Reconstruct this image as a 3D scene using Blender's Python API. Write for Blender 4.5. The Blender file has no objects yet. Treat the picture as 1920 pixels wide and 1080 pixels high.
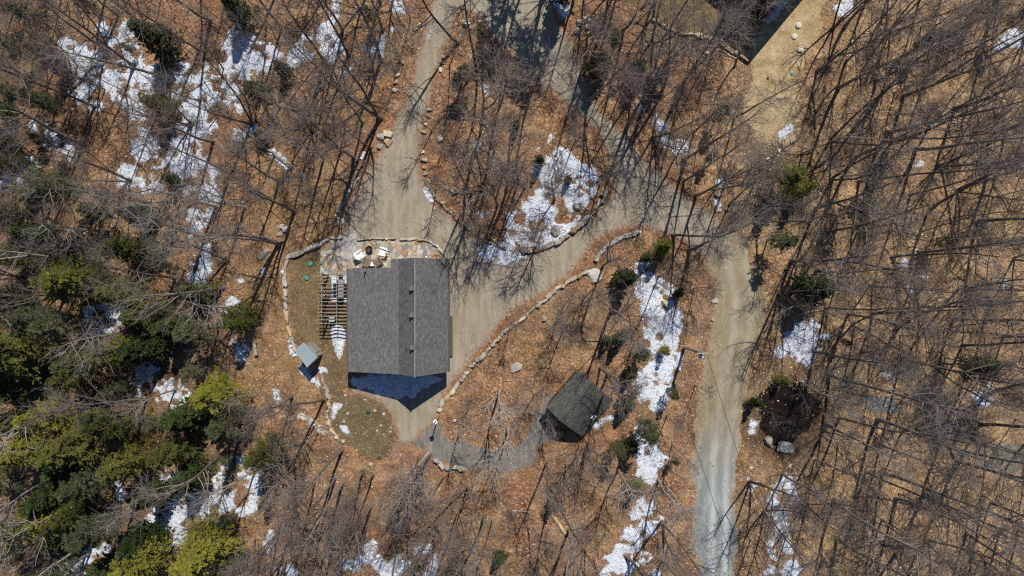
import bpy, math, random
import numpy as np
from mathutils import Vector
S = bpy.context.scene
COL = S.collection
# ------------------------------------------------------------------ camera, sky, sun, exposure
CAM_H = 64.0
PX = 0.05                      # metres of ground per photo pixel
SUN_AZ, SUN_EL = math.radians(17.5), math.radians(56.0)
cd = bpy.data.cameras.new('camera'); cam = bpy.data.objects.new('camera', cd); COL.objects.link(cam)
cam.location = (0, 0, CAM_H); cam.rotation_euler = (0, 0, 0)
cd.sensor_width = 36; cd.lens = 24; cd.clip_start = 1; cd.clip_end = 3000
S.camera = cam
W = bpy.data.worlds.new('World'); S.world = W; W.use_nodes = True
wn = W.node_tree.nodes; wl = W.node_tree.links
sky = wn.new('ShaderNodeTexSky'); sky.sky_type = 'NISHITA'; sky.sun_disc = False
sky.air_density = 1.0; sky.dust_density = 0.0; sky.ozone_density = 9.0; sky.sun_elevation = SUN_EL; sky.sun_rotation = SUN_AZ
bg = wn['Background']; bg.inputs['Strength'].default_value = 0.092
wl.new(sky.outputs[0], bg.inputs[0])
SUND = Vector((math.sin(SUN_AZ) * math.cos(SUN_EL), math.cos(SUN_AZ) * math.cos(SUN_EL), math.sin(SUN_EL)))
ld = bpy.data.lights.new('sun', 'SUN'); ld.energy = 4.9; ld.angle = math.radians(0.5); ld.color = (1, 0.95, 0.87)
sun = bpy.data.objects.new('sun', ld); COL.objects.link(sun); sun.location = (20, 60, 90)
sun.rotation_euler = (-SUND).to_track_quat('-Z', 'Y').to_euler()
S.view_settings.view_transform = 'Standard'; S.view_settings.look = 'None'
S.cycles.use_denoising = False; S.cycles.filter_width = 1.25
S.view_settings.exposure = 0.12; S.view_settings.gamma = 1

RNG = np.random.default_rng(7)
def gx(px, h=0.0): return (px - 960) * PX * (CAM_H - h) / CAM_H
def gy(py, h=0.0): return (540 - py) * PX * (CAM_H - h) / CAM_H
def P(px, py, h=0.0): return np.array((gx(px, h), gy(py, h), h))

# ------------------------------------------------------------------ noise and fields
def _hash(ix, iy, seed):
    n = (ix.astype(np.int64) * 374761393 + iy.astype(np.int64) * 668265263 + seed * 1442695041) & 0xffffffff
    n = ((n ^ (n >> 13)) * 1274126177) & 0xffffffff
    return ((n ^ (n >> 16)) & 0xffff) / 65535.0
def vnoise(x, y, s, seed=0):
    x = np.asarray(x, float) / s; y = np.asarray(y, float) / s
    ix = np.floor(x); iy = np.floor(y); fx = x - ix; fy = y - iy
    fx = fx * fx * fx * (fx * (fx * 6 - 15) + 10); fy = fy * fy * fy * (fy * (fy * 6 - 15) + 10)
    a = _hash(ix, iy, seed); b = _hash(ix + 1, iy, seed); c = _hash(ix, iy + 1, seed); d = _hash(ix + 1, iy + 1, seed)
    return (a * (1 - fx) + b * fx) * (1 - fy) + (c * (1 - fx) + d * fx) * fy
def fbm(x, y, s, seed=0, o=3):
    r = 0; a = 1; t = 0
    for k in range(o):
        r = r + a * vnoise(x, y, s / 2 ** k, seed + k * 17); t += a; a *= 0.5
    return r / t
def ground_z(x, y):
    return 0.10 * (fbm(x, y, 5.0, 3, 2) - 0.5)
def poly_sdf(x, y, poly):
    """signed distance to a closed polygon (positive inside), polygon in metres"""
    p = np.asarray(poly, float); q = np.roll(p, -1, 0)
    d2 = np.full(x.shape, 1e9); ins = np.zeros(x.shape, bool)
    for (ax, ay), (bx, by) in zip(p, q):
        ex, ey = bx - ax, by - ay; L = ex * ex + ey * ey + 1e-12
        t = np.clip(((x - ax) * ex + (y - ay) * ey) / L, 0, 1)
        d2 = np.minimum(d2, (x - ax - t * ex) ** 2 + (y - ay - t * ey) ** 2)
        c = ((ay > y) != (by > y)) & (x < (bx - ax) * (y - ay) / (by - ay + 1e-12) + ax)
        ins ^= c
    return np.where(ins, 1, -1) * np.sqrt(d2)
def line_dist(x, y, pts):
    d2 = np.full(np.shape(x), 1e9)
    for (ax, ay), (bx, by) in zip(pts[:-1], pts[1:]):
        ex, ey = bx - ax, by - ay; L = ex * ex + ey * ey + 1e-12
        t = np.clip(((x - ax) * ex + (y - ay) * ey) / L, 0, 1)
        d2 = np.minimum(d2, (x - ax - t * ex) ** 2 + (y - ay - t * ey) ** 2)
    return np.sqrt(d2)
def G(pts): return [(gx(a), gy(b)) for a, b in pts]
def smooth(pts, closed=True, n=4):
    p = np.asarray(pts, float); N = len(p); out = []
    rng_ = range(N) if closed else range(N - 1)
    for i in rng_:
        if closed: a, b, c, d = p[(i - 1) % N], p[i], p[(i + 1) % N], p[(i + 2) % N]
        else: a, b, c, d = p[max(i - 1, 0)], p[i], p[i + 1], p[min(i + 2, N - 1)]
        for k in range(n):
            t = k / n
            out.append(0.5 * ((2 * b) + (c - a) * t + (2 * a - 5 * b + 4 * c - d) * t * t + (3 * b - a - 3 * c + d) * t ** 3))
    if not closed: out.append(p[-1])
    return [tuple(v) for v in out]

# ------------------------------------------------------------------ mesh helpers
def new_mesh(name, V, faces, mats=(), smooth_=False, col=None, fmat=None, attrs=None):
    """faces: list of arrays (n,k). one mesh"""
    me = bpy.data.meshes.new(name)
    V = np.asarray(V, np.float32).reshape(-1, 3)
    fs = [np.asarray(f, np.int32) for f in faces if len(f)]
    me.vertices.add(len(V)); me.vertices.foreach_set('co', V.ravel())
    loops = np.concatenate([f.ravel() for f in fs]); tot = np.concatenate([np.full(len(f), f.shape[1], np.int32) for f in fs])
    me.loops.add(len(loops)); me.loops.foreach_set('vertex_index', loops)
    st = np.concatenate([[0], np.cumsum(tot)[:-1]]).astype(np.int32)
    me.polygons.add(len(tot)); me.polygons.foreach_set('loop_start', st); me.polygons.foreach_set('loop_total', tot)
    me.polygons.foreach_set('use_smooth', np.full(len(tot), bool(smooth_)))
    if fmat is not None: me.polygons.foreach_set('material_index', np.asarray(fmat, np.int32))
    for m in mats: me.materials.append(m)
    if col is not None:
        a = me.color_attributes.new('col', 'FLOAT_COLOR', 'POINT')
        c = np.ones((len(V), 4), np.float32); c[:, :3] = col; a.data.foreach_set('color', c.ravel())
    for k, v in (attrs or {}).items():
        a = me.attributes.new(k, 'FLOAT', 'POINT'); a.data.foreach_set('value', np.asarray(v, np.float32))
    me.update(calc_edges=True); me.validate()
    return me
class MB:
    """collects shapes for ONE mesh"""
    def __init__(s): s.V = []; s.F = []; s.C = []; s.n = 0
    def add(s, V, F, c=(1, 1, 1)):
        V = np.asarray(V, float); 
        for f in F: s.F.append(np.asarray(f) + s.n)
        s.V.append(V); s.C.append(np.broadcast_to(np.asarray(c, float), (len(V), 3))); s.n += len(V)
    def box(s, c, d, rz=0.0, col=(1, 1, 1), tilt=0.0, bev=0.0):
        x, y, z = [k / 2 for k in d]
        b = min(bev, x * .4, y * .4, z * .4)
        if b > 0:
            v = []
            for zz, ins in ((-z, b), (-z + b, 0), (z - b, 0), (z, b)):
                v += [(-x + ins, -y + ins, zz), (x - ins, -y + ins, zz), (x - ins, y - ins, zz), (-x + ins, y - ins, zz)]
            v = np.array(v); f = [(3, 2, 1, 0), (12, 13, 14, 15)]
            for r in range(3):
                for k in range(4): f.append((r * 4 + k, r * 4 + (k + 1) % 4, r * 4 + 4 + (k + 1) % 4, r * 4 + 4 + k))
        else:
            v = np.array([(-x, -y, -z), (x, -y, -z), (x, y, -z), (-x, y, -z), (-x, -y, z), (x, -y, z), (x, y, z), (-x, y, z)])
            f = [(3, 2, 1, 0), (4, 5, 6, 7), (0, 1, 5, 4), (1, 2, 6, 5), (2, 3, 7, 6), (3, 0, 4, 7)]
        if tilt:
            ct, st = math.cos(tilt), math.sin(tilt)
            v = np.stack([v[:, 0], v[:, 1] * ct - v[:, 2] * st, v[:, 1] * st + v[:, 2] * ct], 1)
        cs, sn = math.cos(rz), math.sin(rz)
        v = np.stack([v[:, 0] * cs - v[:, 1] * sn, v[:, 0] * sn + v[:, 1] * cs, v[:, 2]], 1) + np.asarray(c, float)
        s.add(v, [np.array(f)], col)
    def tube(s, pts, rad, n=8, col=(1, 1, 1), caps=True):
        V, F = tubes(np.asarray(pts, float)[None], np.asarray(rad, float)[None], n)
        fs = [F]; k = len(pts)
        s.add(V, fs, col)
        if caps:
            b = s.n - len(V)
            s.F.append(np.arange(n)[::-1][None] + b); s.F.append((np.arange(n) + (k - 1) * n)[None] + b)
    def lathe(s, prof, c, n=20, col=(1, 1, 1)):
        a = np.arange(n) * 2 * math.pi / n; V = []
        for r, z in prof: V.append(np.stack([np.cos(a) * r + c[0], np.sin(a) * r + c[1], np.full(n, z + c[2])], 1))
        V = np.concatenate(V); f = []
        for k in range(len(prof) - 1):
            i = np.arange(n); j = (i + 1) % n
            f.append(np.stack([k * n + i, k * n + j, (k + 1) * n + j, (k + 1) * n + i], 1))
        s.add(V, [np.concatenate(f)], col)
        b = s.n - len(V)
        s.F.append(np.arange(n)[::-1][None] + b); s.F.append((np.arange(n) + (len(prof) - 1) * n)[None] + b)
    def prism(s, poly, z0, z1, col=(1, 1, 1)):
        p = np.asarray(poly, float); n = len(p)
        V = np.concatenate([np.c_[p, np.full(n, z0)], np.c_[p, np.full(n, z1)]])
        i = np.arange(n); j = (i + 1) % n
        s.add(V, [np.stack([i, j, j + n, i + n], 1)], col)
        b = s.n - 2 * n
        s.F.append(i[::-1][None] + b); s.F.append((i + n)[None] + b)
    def build(s, name, m, parent=None, smooth_=False, loc=None, rz=0):
        by = {}
        for f in s.F: by.setdefault(f.shape[1], []).append(f)
        me = new_mesh(name, np.concatenate(s.V), [np.concatenate(v) for v in by.values()], [m], smooth_, np.concatenate(s.C))
        return link(name, me, parent, loc, rz)
def tubes(Pn, Rn, n):
    N, K, _ = Pn.shape
    T = np.empty_like(Pn); T[:, 1:-1] = Pn[:, 2:] - Pn[:, :-2]; T[:, 0] = Pn[:, 1] - Pn[:, 0]; T[:, -1] = Pn[:, -1] - Pn[:, -2]
    T /= np.linalg.norm(T, axis=2, keepdims=True) + 1e-9
    m = T.mean(1); ref = np.where(np.abs(m[:, 2:3]) > 0.8, np.array([[1.0, 0, 0]]), np.array([[0, 0, 1.0]]))
    A = np.cross(T, ref[:, None, :]); A /= np.linalg.norm(A, axis=2, keepdims=True) + 1e-9
    B = np.cross(T, A); a = np.arange(n) * 2 * math.pi / n
    V = Pn[:, :, None, :] + Rn[:, :, None, None] * (A[:, :, None, :] * np.cos(a)[None, None, :, None] + B[:, :, None, :] * np.sin(a)[None, None, :, None])
    base = (np.arange(N) * K * n)[:, None, None] + (np.arange(K - 1) * n)[None, :, None]
    i = np.arange(n)[None, None]; j = (np.arange(n) + 1)[None, None] % n
    F = np.stack([base + i, base + i + n, base + j + n, base + j], -1).reshape(-1, 4)
    return V.reshape(-1, 3), F
def link(name, me, parent=None, loc=None, rz=0):
    o = bpy.data.objects.new(name, me); COL.objects.link(o)
    if parent is not None: o.parent = parent
    if loc is not None: o.location = loc
    o.rotation_euler = (0, 0, rz)
    return o
def thing(name, label, cat, loc=(0, 0, 0), rz=0, group=None):
    o = bpy.data.objects.new(name, None); COL.objects.link(o); o.location = loc; o.rotation_euler = (0, 0, rz)
    o.empty_display_size = 0.3
    return tag(o, label, cat, group)
def tag(o, label=None, cat=None, group=None, kind=None):
    if label: o['label'] = label
    if cat: o['category'] = cat
    if group: o['group'] = group
    if kind: o['kind'] = kind
    return o

# ------------------------------------------------------------------ materials
class N:
    def __init__(s, name, rough=0.9, spec=0.3):
        s.m = bpy.data.materials.new(name); s.m.use_nodes = True; s.t = s.m.node_tree
        s.b = s.t.nodes['Principled BSDF']; s.b.inputs['Roughness'].default_value = rough
        s.b.inputs['Specular IOR Level'].default_value = spec
    def n(s, typ, ins=None, **kw):
        d = s.t.nodes.new(typ)
        for k, v in kw.items(): setattr(d, k, v)
        for k, v in (ins or {}).items():
            if hasattr(v, 'links') or isinstance(v, bpy.types.NodeSocket): s.t.links.new(v, d.inputs[k])
            else: d.inputs[k].default_value = v
        return d
    def co(s): return s.n('ShaderNodeTexCoord').outputs['Object']
    def map(s, v, sc, rot=(0, 0, 0)): return s.n('ShaderNodeMapping', {'Vector': v, 'Scale': sc, 'Rotation': rot}).outputs[0]
    def noise(s, v, sc, det=4, rough=0.6, out='Fac'): return s.n('ShaderNodeTexNoise', {'Vector': v, 'Scale': sc, 'Detail': det, 'Roughness': rough}).outputs[out]
    def vor(s, v, sc, out='Color', feature='F1'): return s.n('ShaderNodeTexVoronoi', {'Vector': v, 'Scale': sc}, feature=feature).outputs[out]
    def ramp(s, f, stops, interp='LINEAR'):
        d = s.n('ShaderNodeValToRGB', {'Fac': f}); e = d.color_ramp.elements; d.color_ramp.interpolation = interp
        while len(e) < len(stops): e.new(0.5)
        for el, (p, c) in zip(e, stops): el.position = p; el.color = (*c, 1) if len(c) == 3 else c
        return d.outputs[0]
    def mix(s, f, a, b, mode='MIX'):
        d = s.n('ShaderNodeMix', data_type='RGBA', blend_type=mode); d.clamp_factor = True
        for k, v in ((0, f), (6, a), (7, b)):
            if isinstance(v, bpy.types.NodeSocket): s.t.links.new(v, d.inputs[k])
            else: d.inputs[k].default_value = v if k == 0 else (*v, 1)
        return d.outputs[2]
    def math(s, op, a, b=0.0, c=None):
        d = s.n('ShaderNodeMath', operation=op); 
        for k, v in ((0, a), (1, b), (2, c)):
            if v is None: continue
            if isinstance(v, bpy.types.NodeSocket): s.t.links.new(v, d.inputs[k])
            else: d.inputs[k].default_value = v
        return d.outputs[0]
    def mrange(s, v, a, b, c=0.0, d=1.0): return s.n('ShaderNodeMapRange', {'Value': v, 'From Min': a, 'From Max': b, 'To Min': c, 'To Max': d}).outputs[0]
    def attr(s, name, out='Color'): return s.n('ShaderNodeAttribute', attribute_name=name).outputs[out]
    def sep(s, v): return s.n('ShaderNodeSeparateXYZ', {0: v}).outputs
    def bump(s, h, strength=0.5, dist=0.05):
        d = s.n('ShaderNodeBump', {'Height': h, 'Strength': strength, 'Distance': dist}); s.t.links.new(d.outputs[0], s.b.inputs['Normal'])
    def done(s, c):
        if isinstance(c, bpy.types.NodeSocket): s.t.links.new(c, s.b.inputs['Base Color'])
        else: s.b.inputs['Base Color'].default_value = (*c, 1)
        return s.m
def leafy(m, co):
    """colour of the fallen leaves: speckle of single leaves over broad drifts"""
    v1 = m.vor(co, 7.5); v2 = m.vor(co, 17.0)
    s1 = m.sep(v1)[0]; s2 = m.sep(v2)[1]
    f = m.math('ADD', m.math('MULTIPLY', s1, 0.6), m.math('MULTIPLY', s2, 0.4))
    drift = m.noise(co, 0.55, 6, 0.65)
    f = m.math('ADD', m.math('MULTIPLY', f, 0.62), m.mrange(drift, 0.3, 0.7, 0.0, 0.42))
    oak = m.ramp(f, [(0.1, (.030, .017, .010)), (0.32, (.105, .050, .024)), (0.5, (.205, .108, .052)), (0.68, (.33, .185, .092)), (0.9, (.52, .35, .21))])
    beech = m.ramp(f, [(0.1, (.045, .030, .018)), (0.32, (.135, .082, .042)), (0.5, (.275, .168, .085)), (0.68, (.405, .255, .132)), (0.9, (.58, .42, .25))])
    rust = m.ramp(f, [(0.1, (.05, .022, .012)), (0.4, (.17, .070, .034)), (0.7, (.30, .135, .066)), (0.95, (.44, .26, .15))])
    return oak, beech, rust, f, drift
def mat_ground():
    m = N('forest_floor', 0.95, 0.15); co = m.co()
    oak, beech, rust, f, drift = leafy(m, co)
    c = m.mix(m.attr('tan', 'Fac'), oak, beech)
    c = m.mix(m.attr('rust', 'Fac'), c, rust)
    damp = m.mrange(m.noise(co, 0.30, 7, 0.7), 0.46, 0.62, 0.0, 0.68)
    c = m.mix(damp, c, m.mix(0.62, c, (.050, .034, .024)))
    c = m.mix(m.math('MULTIPLY', m.attr('dark_floor', 'Fac'), .75), c, (.040, .028, .018))  # dark brown needle floor on the left, damp dark soil round the pool
    grey = m.mrange(m.noise(co, 1.6, 7, 0.8), 0.52, 0.64, 0.0, 0.6)
    c = m.mix(grey, c, m.ramp(m.noise(co, 8, 4, .7), [(.3, (.06, .048, .040)), (.7, (.21, .175, .145))]))
    big = m.noise(co, 0.16, 4, 0.6)
    c = m.mix(m.mrange(big, .52, .62, 0, .5), c, m.mix(.55, c, (.135, .108, .082)))
    c = m.mix(m.mrange(m.noise(co, .38, 6, .7), .50, .66, 0, .65), c, m.mix(.6, c, (.44, .32, .18)))
    c = m.mix(m.mrange(m.noise(co, .33, 5, .7, 'Fac'), .40, .30, 0, .55), c, m.mix(.7, c, (.085, .075, .035)))
    ochre = m.math('MAXIMUM', m.mrange(m.noise(co, 0.45, 4, 0.6), 0.5, 0.66, 0.0, 0.55), m.math('MULTIPLY', m.attr('ochre', 'Fac'), .75))
    c = m.mix(ochre, c, m.mix(0.6, c, (.27, .175, .075)))
    moss = m.mrange(m.noise(m.map(co, (1, 1, 1)), 0.9, 5, 0.7), 0.62, 0.74, 0.0, 0.45)
    c = m.mix(moss, c, (.085, .07, .035))
    c = m.mix(m.mrange(m.noise(co, .9, 6, .75), .5, .62, 0, .5), c, m.mix(1.0, c, (1.45, 1.35, 1.2), 'MULTIPLY')); c = m.mix(m.mrange(m.noise(co, 1.2, 6, .75), .44, .34, 0, .6), c, (.050, .037, .026))
    dirt = m.ramp(m.noise(co, 6, 5, 0.7), [(0.3, (.085, .068, .042)), (0.7, (.185, .150, .095))])
    c = m.mix(m.mrange(m.math('ADD', m.attr('dirt', 'Fac'), m.math('MULTIPLY', m.math('SUBTRACT', m.noise(co, 2.5, 4), .5), 1.2)), .35, .65), c, dirt)
    m.bump(f, 0.7, 0.05)
    return m.done(c)
def mat_gravel(name, a, b, grain=(.42, .40, .36), ruts=False, fringe=.75):
    m = N(name, 0.92, 0.2); co = m.co()
    base = m.mix(m.mrange(m.noise(co, 0.5, 5, 0.6), .3, .7), a, b)
    st = m.sep(m.vor(co, 16))[0]; st2 = m.sep(m.vor(co, 30))[1]
    c = m.mix(m.mrange(st, 0.8, 1.0, 0, .55), base, grain)
    c = m.mix(m.mrange(st2, 0.0, 0.25, .45, 0), c, (.09, .08, .065))
    if ruts:
        x, y, z = m.sep(co)
        pale = m.mrange(y, -23, -13, 1, 0)
        mid = m.mrange(m.math('ADD', y, m.math('MULTIPLY', m.noise(co, .3, 3), 5)), -8, -16.5, 0, 1)
        c = m.mix(m.math('MULTIPLY', mid, .88), c, (.180, .215, .215))
        u = m.attr('cross', 'Fac')
        sk = m.noise(m.map(m.n('ShaderNodeCombineXYZ', {0: u, 1: m.math('MULTIPLY', y, .06)}).outputs[0], (1, 1, 1)), 7, 5, .65)
        c = m.mix(m.mrange(sk, .5, .72, 0, .6), c, m.mix(mid, (.36, .31, .20), (.42, .43, .40)))
        c = m.mix(m.mrange(sk, .46, .30, 0, .4), c, m.mix(mid, (.15, .125, .08), (.12, .145, .15)))
        rut = m.attr('rut', 'Fac')
        c = m.mix(m.math('MULTIPLY', rut, m.mrange(pale, 0, 1, .22, .8)), c, (.47, .48, .45))
    else:
        sk = m.noise(m.map(co, (1.1, .16, 1), (0, 0, math.radians(-8))), 2.0, 4, .6)
        c = m.mix(m.mrange(sk, .46, .7, 0, .5), c, (.37, .335, .27)); c = m.mix(m.mrange(sk, .48, .3, 0, .35), c, (.17, .142, .10))
    # leaves blown onto the edges
    oak, beech, rust, f, drift = leafy(m, co)
    e = m.attr('edge', 'Fac')
    k = m.math('ADD', m.mrange(e, 0.0, 1.3, fringe, 0.0), m.math('MULTIPLY', m.math('SUBTRACT', m.noise(co, 3.0, 5, .75), .5), 1.3))
    c = m.mix(m.mrange(k, .45, .75, 0, .9), c, m.mix(.5, beech, c) if ruts else rust)
    m.bump(m.math('ADD', st, st2), 0.35, 0.03)
    return m.done(c)
def mat_grass(name, a, b, d):
    m = N(name, 0.95, 0.15); co = m.co()
    f = m.math('ADD', m.math('MULTIPLY', m.noise(co, 9, 5, .8), .6), m.math('MULTIPLY', m.noise(co, .7, 5, .65), .5))
    c = m.ramp(f, [(.36, d), (.52, a), (.68, b)])
    v = m.sep(m.vor(co, 12))[0]
    c = m.mix(m.mrange(v, .86, 1, 0, .6), c, (.42, .34, .20))
    c = m.mix(m.mrange(v, .12, .0, 0, .6), c, (.06, .045, .025))
    oak, beech, rust, ff, drift = leafy(m, co)
    k = m.math('ADD', m.mrange(m.attr('edge', 'Fac'), 0, 1.2, .6, 0.1), m.math('MULTIPLY', m.math('SUBTRACT', m.noise(co, 2.2, 5, .75), .5), 1.2))
    c = m.mix(m.mrange(k, .45, .8, 0, .8), c, oak)
    m.bump(f, .8, .08)
    return m.done(c)
def mat_snow():
    m = N('old_snow', 0.75, 0.3); co = m.co()
    n = m.noise(co, 3.5, 6, .7)
    c = m.mix(m.mrange(n, .3, .65), (.60, .65, .72), (.79, .83, .88))
    d = m.noise(co, 6.5, 6, .8)
    c = m.mix(m.mrange(d, .54, .68, 0, .7), c, (.28, .22, .17))
    v = m.sep(m.vor(co, 9))[0]
    c = m.mix(m.mrange(v, .90, .97, 0, .75), c, (.16, .10, .06))
    e = m.math('ADD', m.mrange(m.attr('edge', 'Fac'), -.05, .38, .55, 0), m.math('MULTIPLY', m.math('SUBTRACT', m.noise(co, 8, 5, .8), .5), 1.5))
    lv = m.ramp(m.sep(m.vor(co, 12))[1], [(.1, (.06, .035, .02)), (.5, (.20, .12, .065)), (.9, (.36, .25, .16))])
    c = m.mix(m.mrange(e, .38, .55, 0, .92), c, lv)
    m.bump(m.noise(co, 4, 7, .75), .9, .30)
    m.b.inputs['Subsurface Weight'].default_value = 0.0
    return m.done(c)
def mat_col(name, rough=.9, var=.35, sc=6.0, spec=.25, bump=.5, speck=None):
    """takes the per-piece colour stored in the mesh and weathers it"""
    m = N(name, rough, spec); co = m.co()
    c = m.attr('col'); n = m.noise(co, sc, 6, .7)
    c = m.mix(m.mrange(n, .3, .7), m.mix(1.0, c, (1 - var, 1 - var, 1 - var), 'MULTIPLY'), m.mix(1.0, c, (1 + var * .4,) * 3, 'MULTIPLY'))
    if speck: c = m.mix(m.mrange(m.noise(co, sc * 2.5, 4, .7), .58, .72, 0, .6), c, speck)
    m.bump(n, bump, .03)
    return m.done(c)
def mat_bark(name, a, b, patch=None):
    m = N(name, .95, .15); co = m.co()
    n = m.noise(m.map(co, (6, 6, 1.2)), 2.0, 5, .7)
    r = m.n('ShaderNodeObjectInfo').outputs['Random']
    c = m.mix(m.mrange(n, .3, .7), a, b)
    c = m.mix(1.0, c, m.mix(r, (.72, .70, .70), (1.22, 1.18, 1.12)), 'MULTIPLY')
    if patch: c = m.mix(m.mrange(m.noise(m.map(co, (1, 1, .5)), 3.0, 4, .6), .56, .64), c, patch)
    m.bump(n, .5, .02)
    return m.done(c)
def mat_leaf(name, stops, sc=1.1):
    m = N(name, .6, .25); co = m.co()
    r = m.n('ShaderNodeObjectInfo').outputs['Random']
    f = m.math('ADD', m.noise(co, sc, 4, .65), m.math('MULTIPLY', m.math('SUBTRACT', r, .5), .22))
    c = m.ramp(f, stops)
    m.t.links.new(c, m.b.inputs['Base Color'])
    tr = m.n('ShaderNodeBsdfTranslucent', {'Color': c}); mx = m.n('ShaderNodeMixShader', {0: .25, 1: m.b.outputs[0], 2: tr.outputs[0]})
    m.t.links.new(mx.outputs[0], m.t.nodes['Material Output'].inputs['Surface'])
    return m.m
def mat_shingle(name, base, lo, hi, rowdir='y'):
    m = N(name, .9, .2); co = m.co(); x, y, z = m.sep(co)
    v = m.n('ShaderNodeCombineXYZ', {0: y, 1: x}).outputs[0]
    d = m.n('ShaderNodeTexBrick', {'Vector': v, 'Color1': (0, 0, 0, 1), 'Color2': (1, 1, 1, 1), 'Mortar': (.3, .3, .3, 1), 'Scale': 1.0,
            'Mortar Size': .008, 'Brick Width': .24, 'Row Height': .13}); d.offset = .5; d.offset_frequency = 2
    f = m.math('ADD', m.math('MULTIPLY', d.outputs[0], .4), m.math('MULTIPLY', m.noise(co, 14, 4, .7), .62))
    c = m.ramp(f, [(.2, lo), (.5, base), (.78, hi)])
    sp = m.sep(m.vor(m.map(co, (5.5, 3.2, 5.5)), 2.0))[0]
    c = m.mix(m.mrange(sp, .78, 1, 0, .62), c, tuple(k * 1.9 for k in base))
    c = m.mix(m.mrange(m.noise(co, .35, 4), .35, .7, .0, .10), c, lo)
    m.bump(d.outputs[1], -.3, .02)
    return m.done(c)
def mat_plain(name, c, rough=.6, spec=.4, metal=0.0, var=.12, sc=8):
    m = N(name, rough, spec); m.b.inputs['Metallic'].default_value = metal
    n = m.noise(m.co(), sc, 5, .65)
    return m.done(m.mix(m.mrange(n, .3, .7), tuple(k * (1 - var) for k in c), tuple(min(1, k * (1 + var)) for k in c)))
def mat_wood(name, a, b, axis=(1, 12, 12), rough=.8):
    m = N(name, rough, .25); n = m.noise(m.map(m.co(), axis), 2.5, 5, .65)
    m.bump(n, .3, .01)
    return m.done(m.mix(m.mrange(n, .3, .7), a, b))
def mat_flag():
    m = N('flagstone', .85, .25); co = m.co()
    w = m.n('ShaderNodeVectorMath', {0: co, 1: m.n('ShaderNodeVectorMath', {0: m.noise(co, 1.5, 2, .5, 'Color'), 3: .35}, operation='SCALE').outputs[0]}, operation='ADD').outputs[0]
    v = m.vor(w, 2.15); ed = m.n('ShaderNodeTexVoronoi', {'Vector': w, 'Scale': 2.15}, feature='DISTANCE_TO_EDGE').outputs[0]
    h = m.sep(v)[0]
    c = m.ramp(h, [(0, (.30, .27, .22)), (.18, (.38, .32, .22)), (.34, (.21, .215, .22)), (.46, (.34, .25, .16)), (.56, (.33, .29, .235)), (.70, (.28, .175, .095)), (.80, (.40, .375, .32)), (.92, (.15, .16, .18))], 'CONSTANT')
    c = m.mix(1.0, c, (1.3, 1.28, 1.25), 'MULTIPLY')
    c = m.mix(m.attr('pale', 'Fac'), c, m.ramp(h, [(0, (.36, .36, .34)), (.5, (.44, .43, .39)), (1, (.31, .32, .33))]))
    n = m.noise(co, 5, 6, .7)
    c = m.mix(m.mrange(n, .3, .7, .35, 0), c, (.14, .10, .07))
    c = m.mix(m.mrange(ed, .0, .05, .85, 0), c, (.13, .105, .075))
    m.bump(m.math('ADD', m.mrange(ed, 0, .06), m.math('MULTIPLY', n, .4)), .6, .03)
    return m.done(c)

M = {}
M['ground'] = mat_ground()
M['gravel'] = mat_gravel('driveway_gravel', (.228, .190, .132), (.285, .241, .170))
M['road'] = mat_gravel('packed_dirt', (.198, .160, .094), (.262, .213, .130), (.40, .345, .24), ruts=True)
M['path'] = mat_gravel('dark_gravel', (.112, .108, .096), (.152, .146, .128), (.24, .23, .21), fringe=.35)
M['lawn'] = mat_grass('winter_lawn', (.124, .083, .040), (.20, .142, .074), (.058, .040, .020))
M['bare'] = mat_grass('thin_bare_lawn', (.105, .078, .042), (.175, .135, .078), (.055, .042, .024))
M['yard'] = mat_grass('straw_lawn', (.31, .225, .118), (.50, .395, .235), (.14, .10, .05))
M['snow'] = mat_snow()
M['stone'] = mat_col('field_stone', .9, .35, 5, speck=(.20, .19, .17))
M['flag'] = mat_flag()
M['bark'] = mat_bark('grey_bark', (.115, .10, .086), (.27, .242, .21))
M['bark_dark'] = mat_bark('brown_bark', (.075, .062, .052), (.20, .17, .143))
M['bark_pale'] = mat_bark('pale_bark', (.24, .215, .185), (.42, .39, .345), (.12, .10, .085))
M['twig'] = mat_bark('twig_bark', (.125, .104, .093), (.245, .212, .188))
M['twig_pale'] = mat_bark('pale_twig_bark', (.20, .183, .165), (.34, .315, .29))
M['hemlock'] = mat_leaf('hemlock_needles', [(.28, (.026, .036, .006)), (.44, (.054, .068, .011)), (.58, (.108, .115, .017)), (.72, (.165, .150, .028))], .9)
M['hemlock_bright'] = mat_leaf('bright_hemlock_needles', [(.28, (.040, .060, .006)), (.42, (.095, .112, .010)), (.55, (.185, .188, .016)), (.70, (.27, .245, .03))], .9)
M['spruce'] = mat_leaf('spruce_needles', [(.3, (.014, .026, .008)), (.5, (.04, .062, .014)), (.7, (.085, .11, .022))], 1.3)
M['pine'] = mat_leaf('pine_needles', [(.3, (.055, .065, .030)), (.5, (.105, .115, .05)), (.7, (.165, .165, .085))], 1.2)
M['shingle'] = mat_shingle('grey_shingle', (.114, .116, .108), (.080, .082, .076), (.168, .170, .160))
M['ridge'] = mat_shingle('ridge_shingle', (.17, .17, .16), (.12, .12, .112), (.22, .22, .21))
M['cabin_shingle'] = mat_shingle('mossy_shingle', (.064, .065, .056), (.036, .037, .032), (.112, .112, .096))
M['siding'] = mat_wood('brown_siding', (.070, .042, .022), (.115, .070, .038), (1, 1, 9))
M['dark_wood'] = mat_wood('dark_stained_wood', (.055, .045, .038), (.105, .09, .078))
M['rafter_wood'] = mat_wood('greyed_rafter_wood', (.20, .185, .16), (.30, .275, .24))
M['weathered'] = mat_wood('weathered_wood', (.24, .21, .165), (.38, .35, .29))
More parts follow.
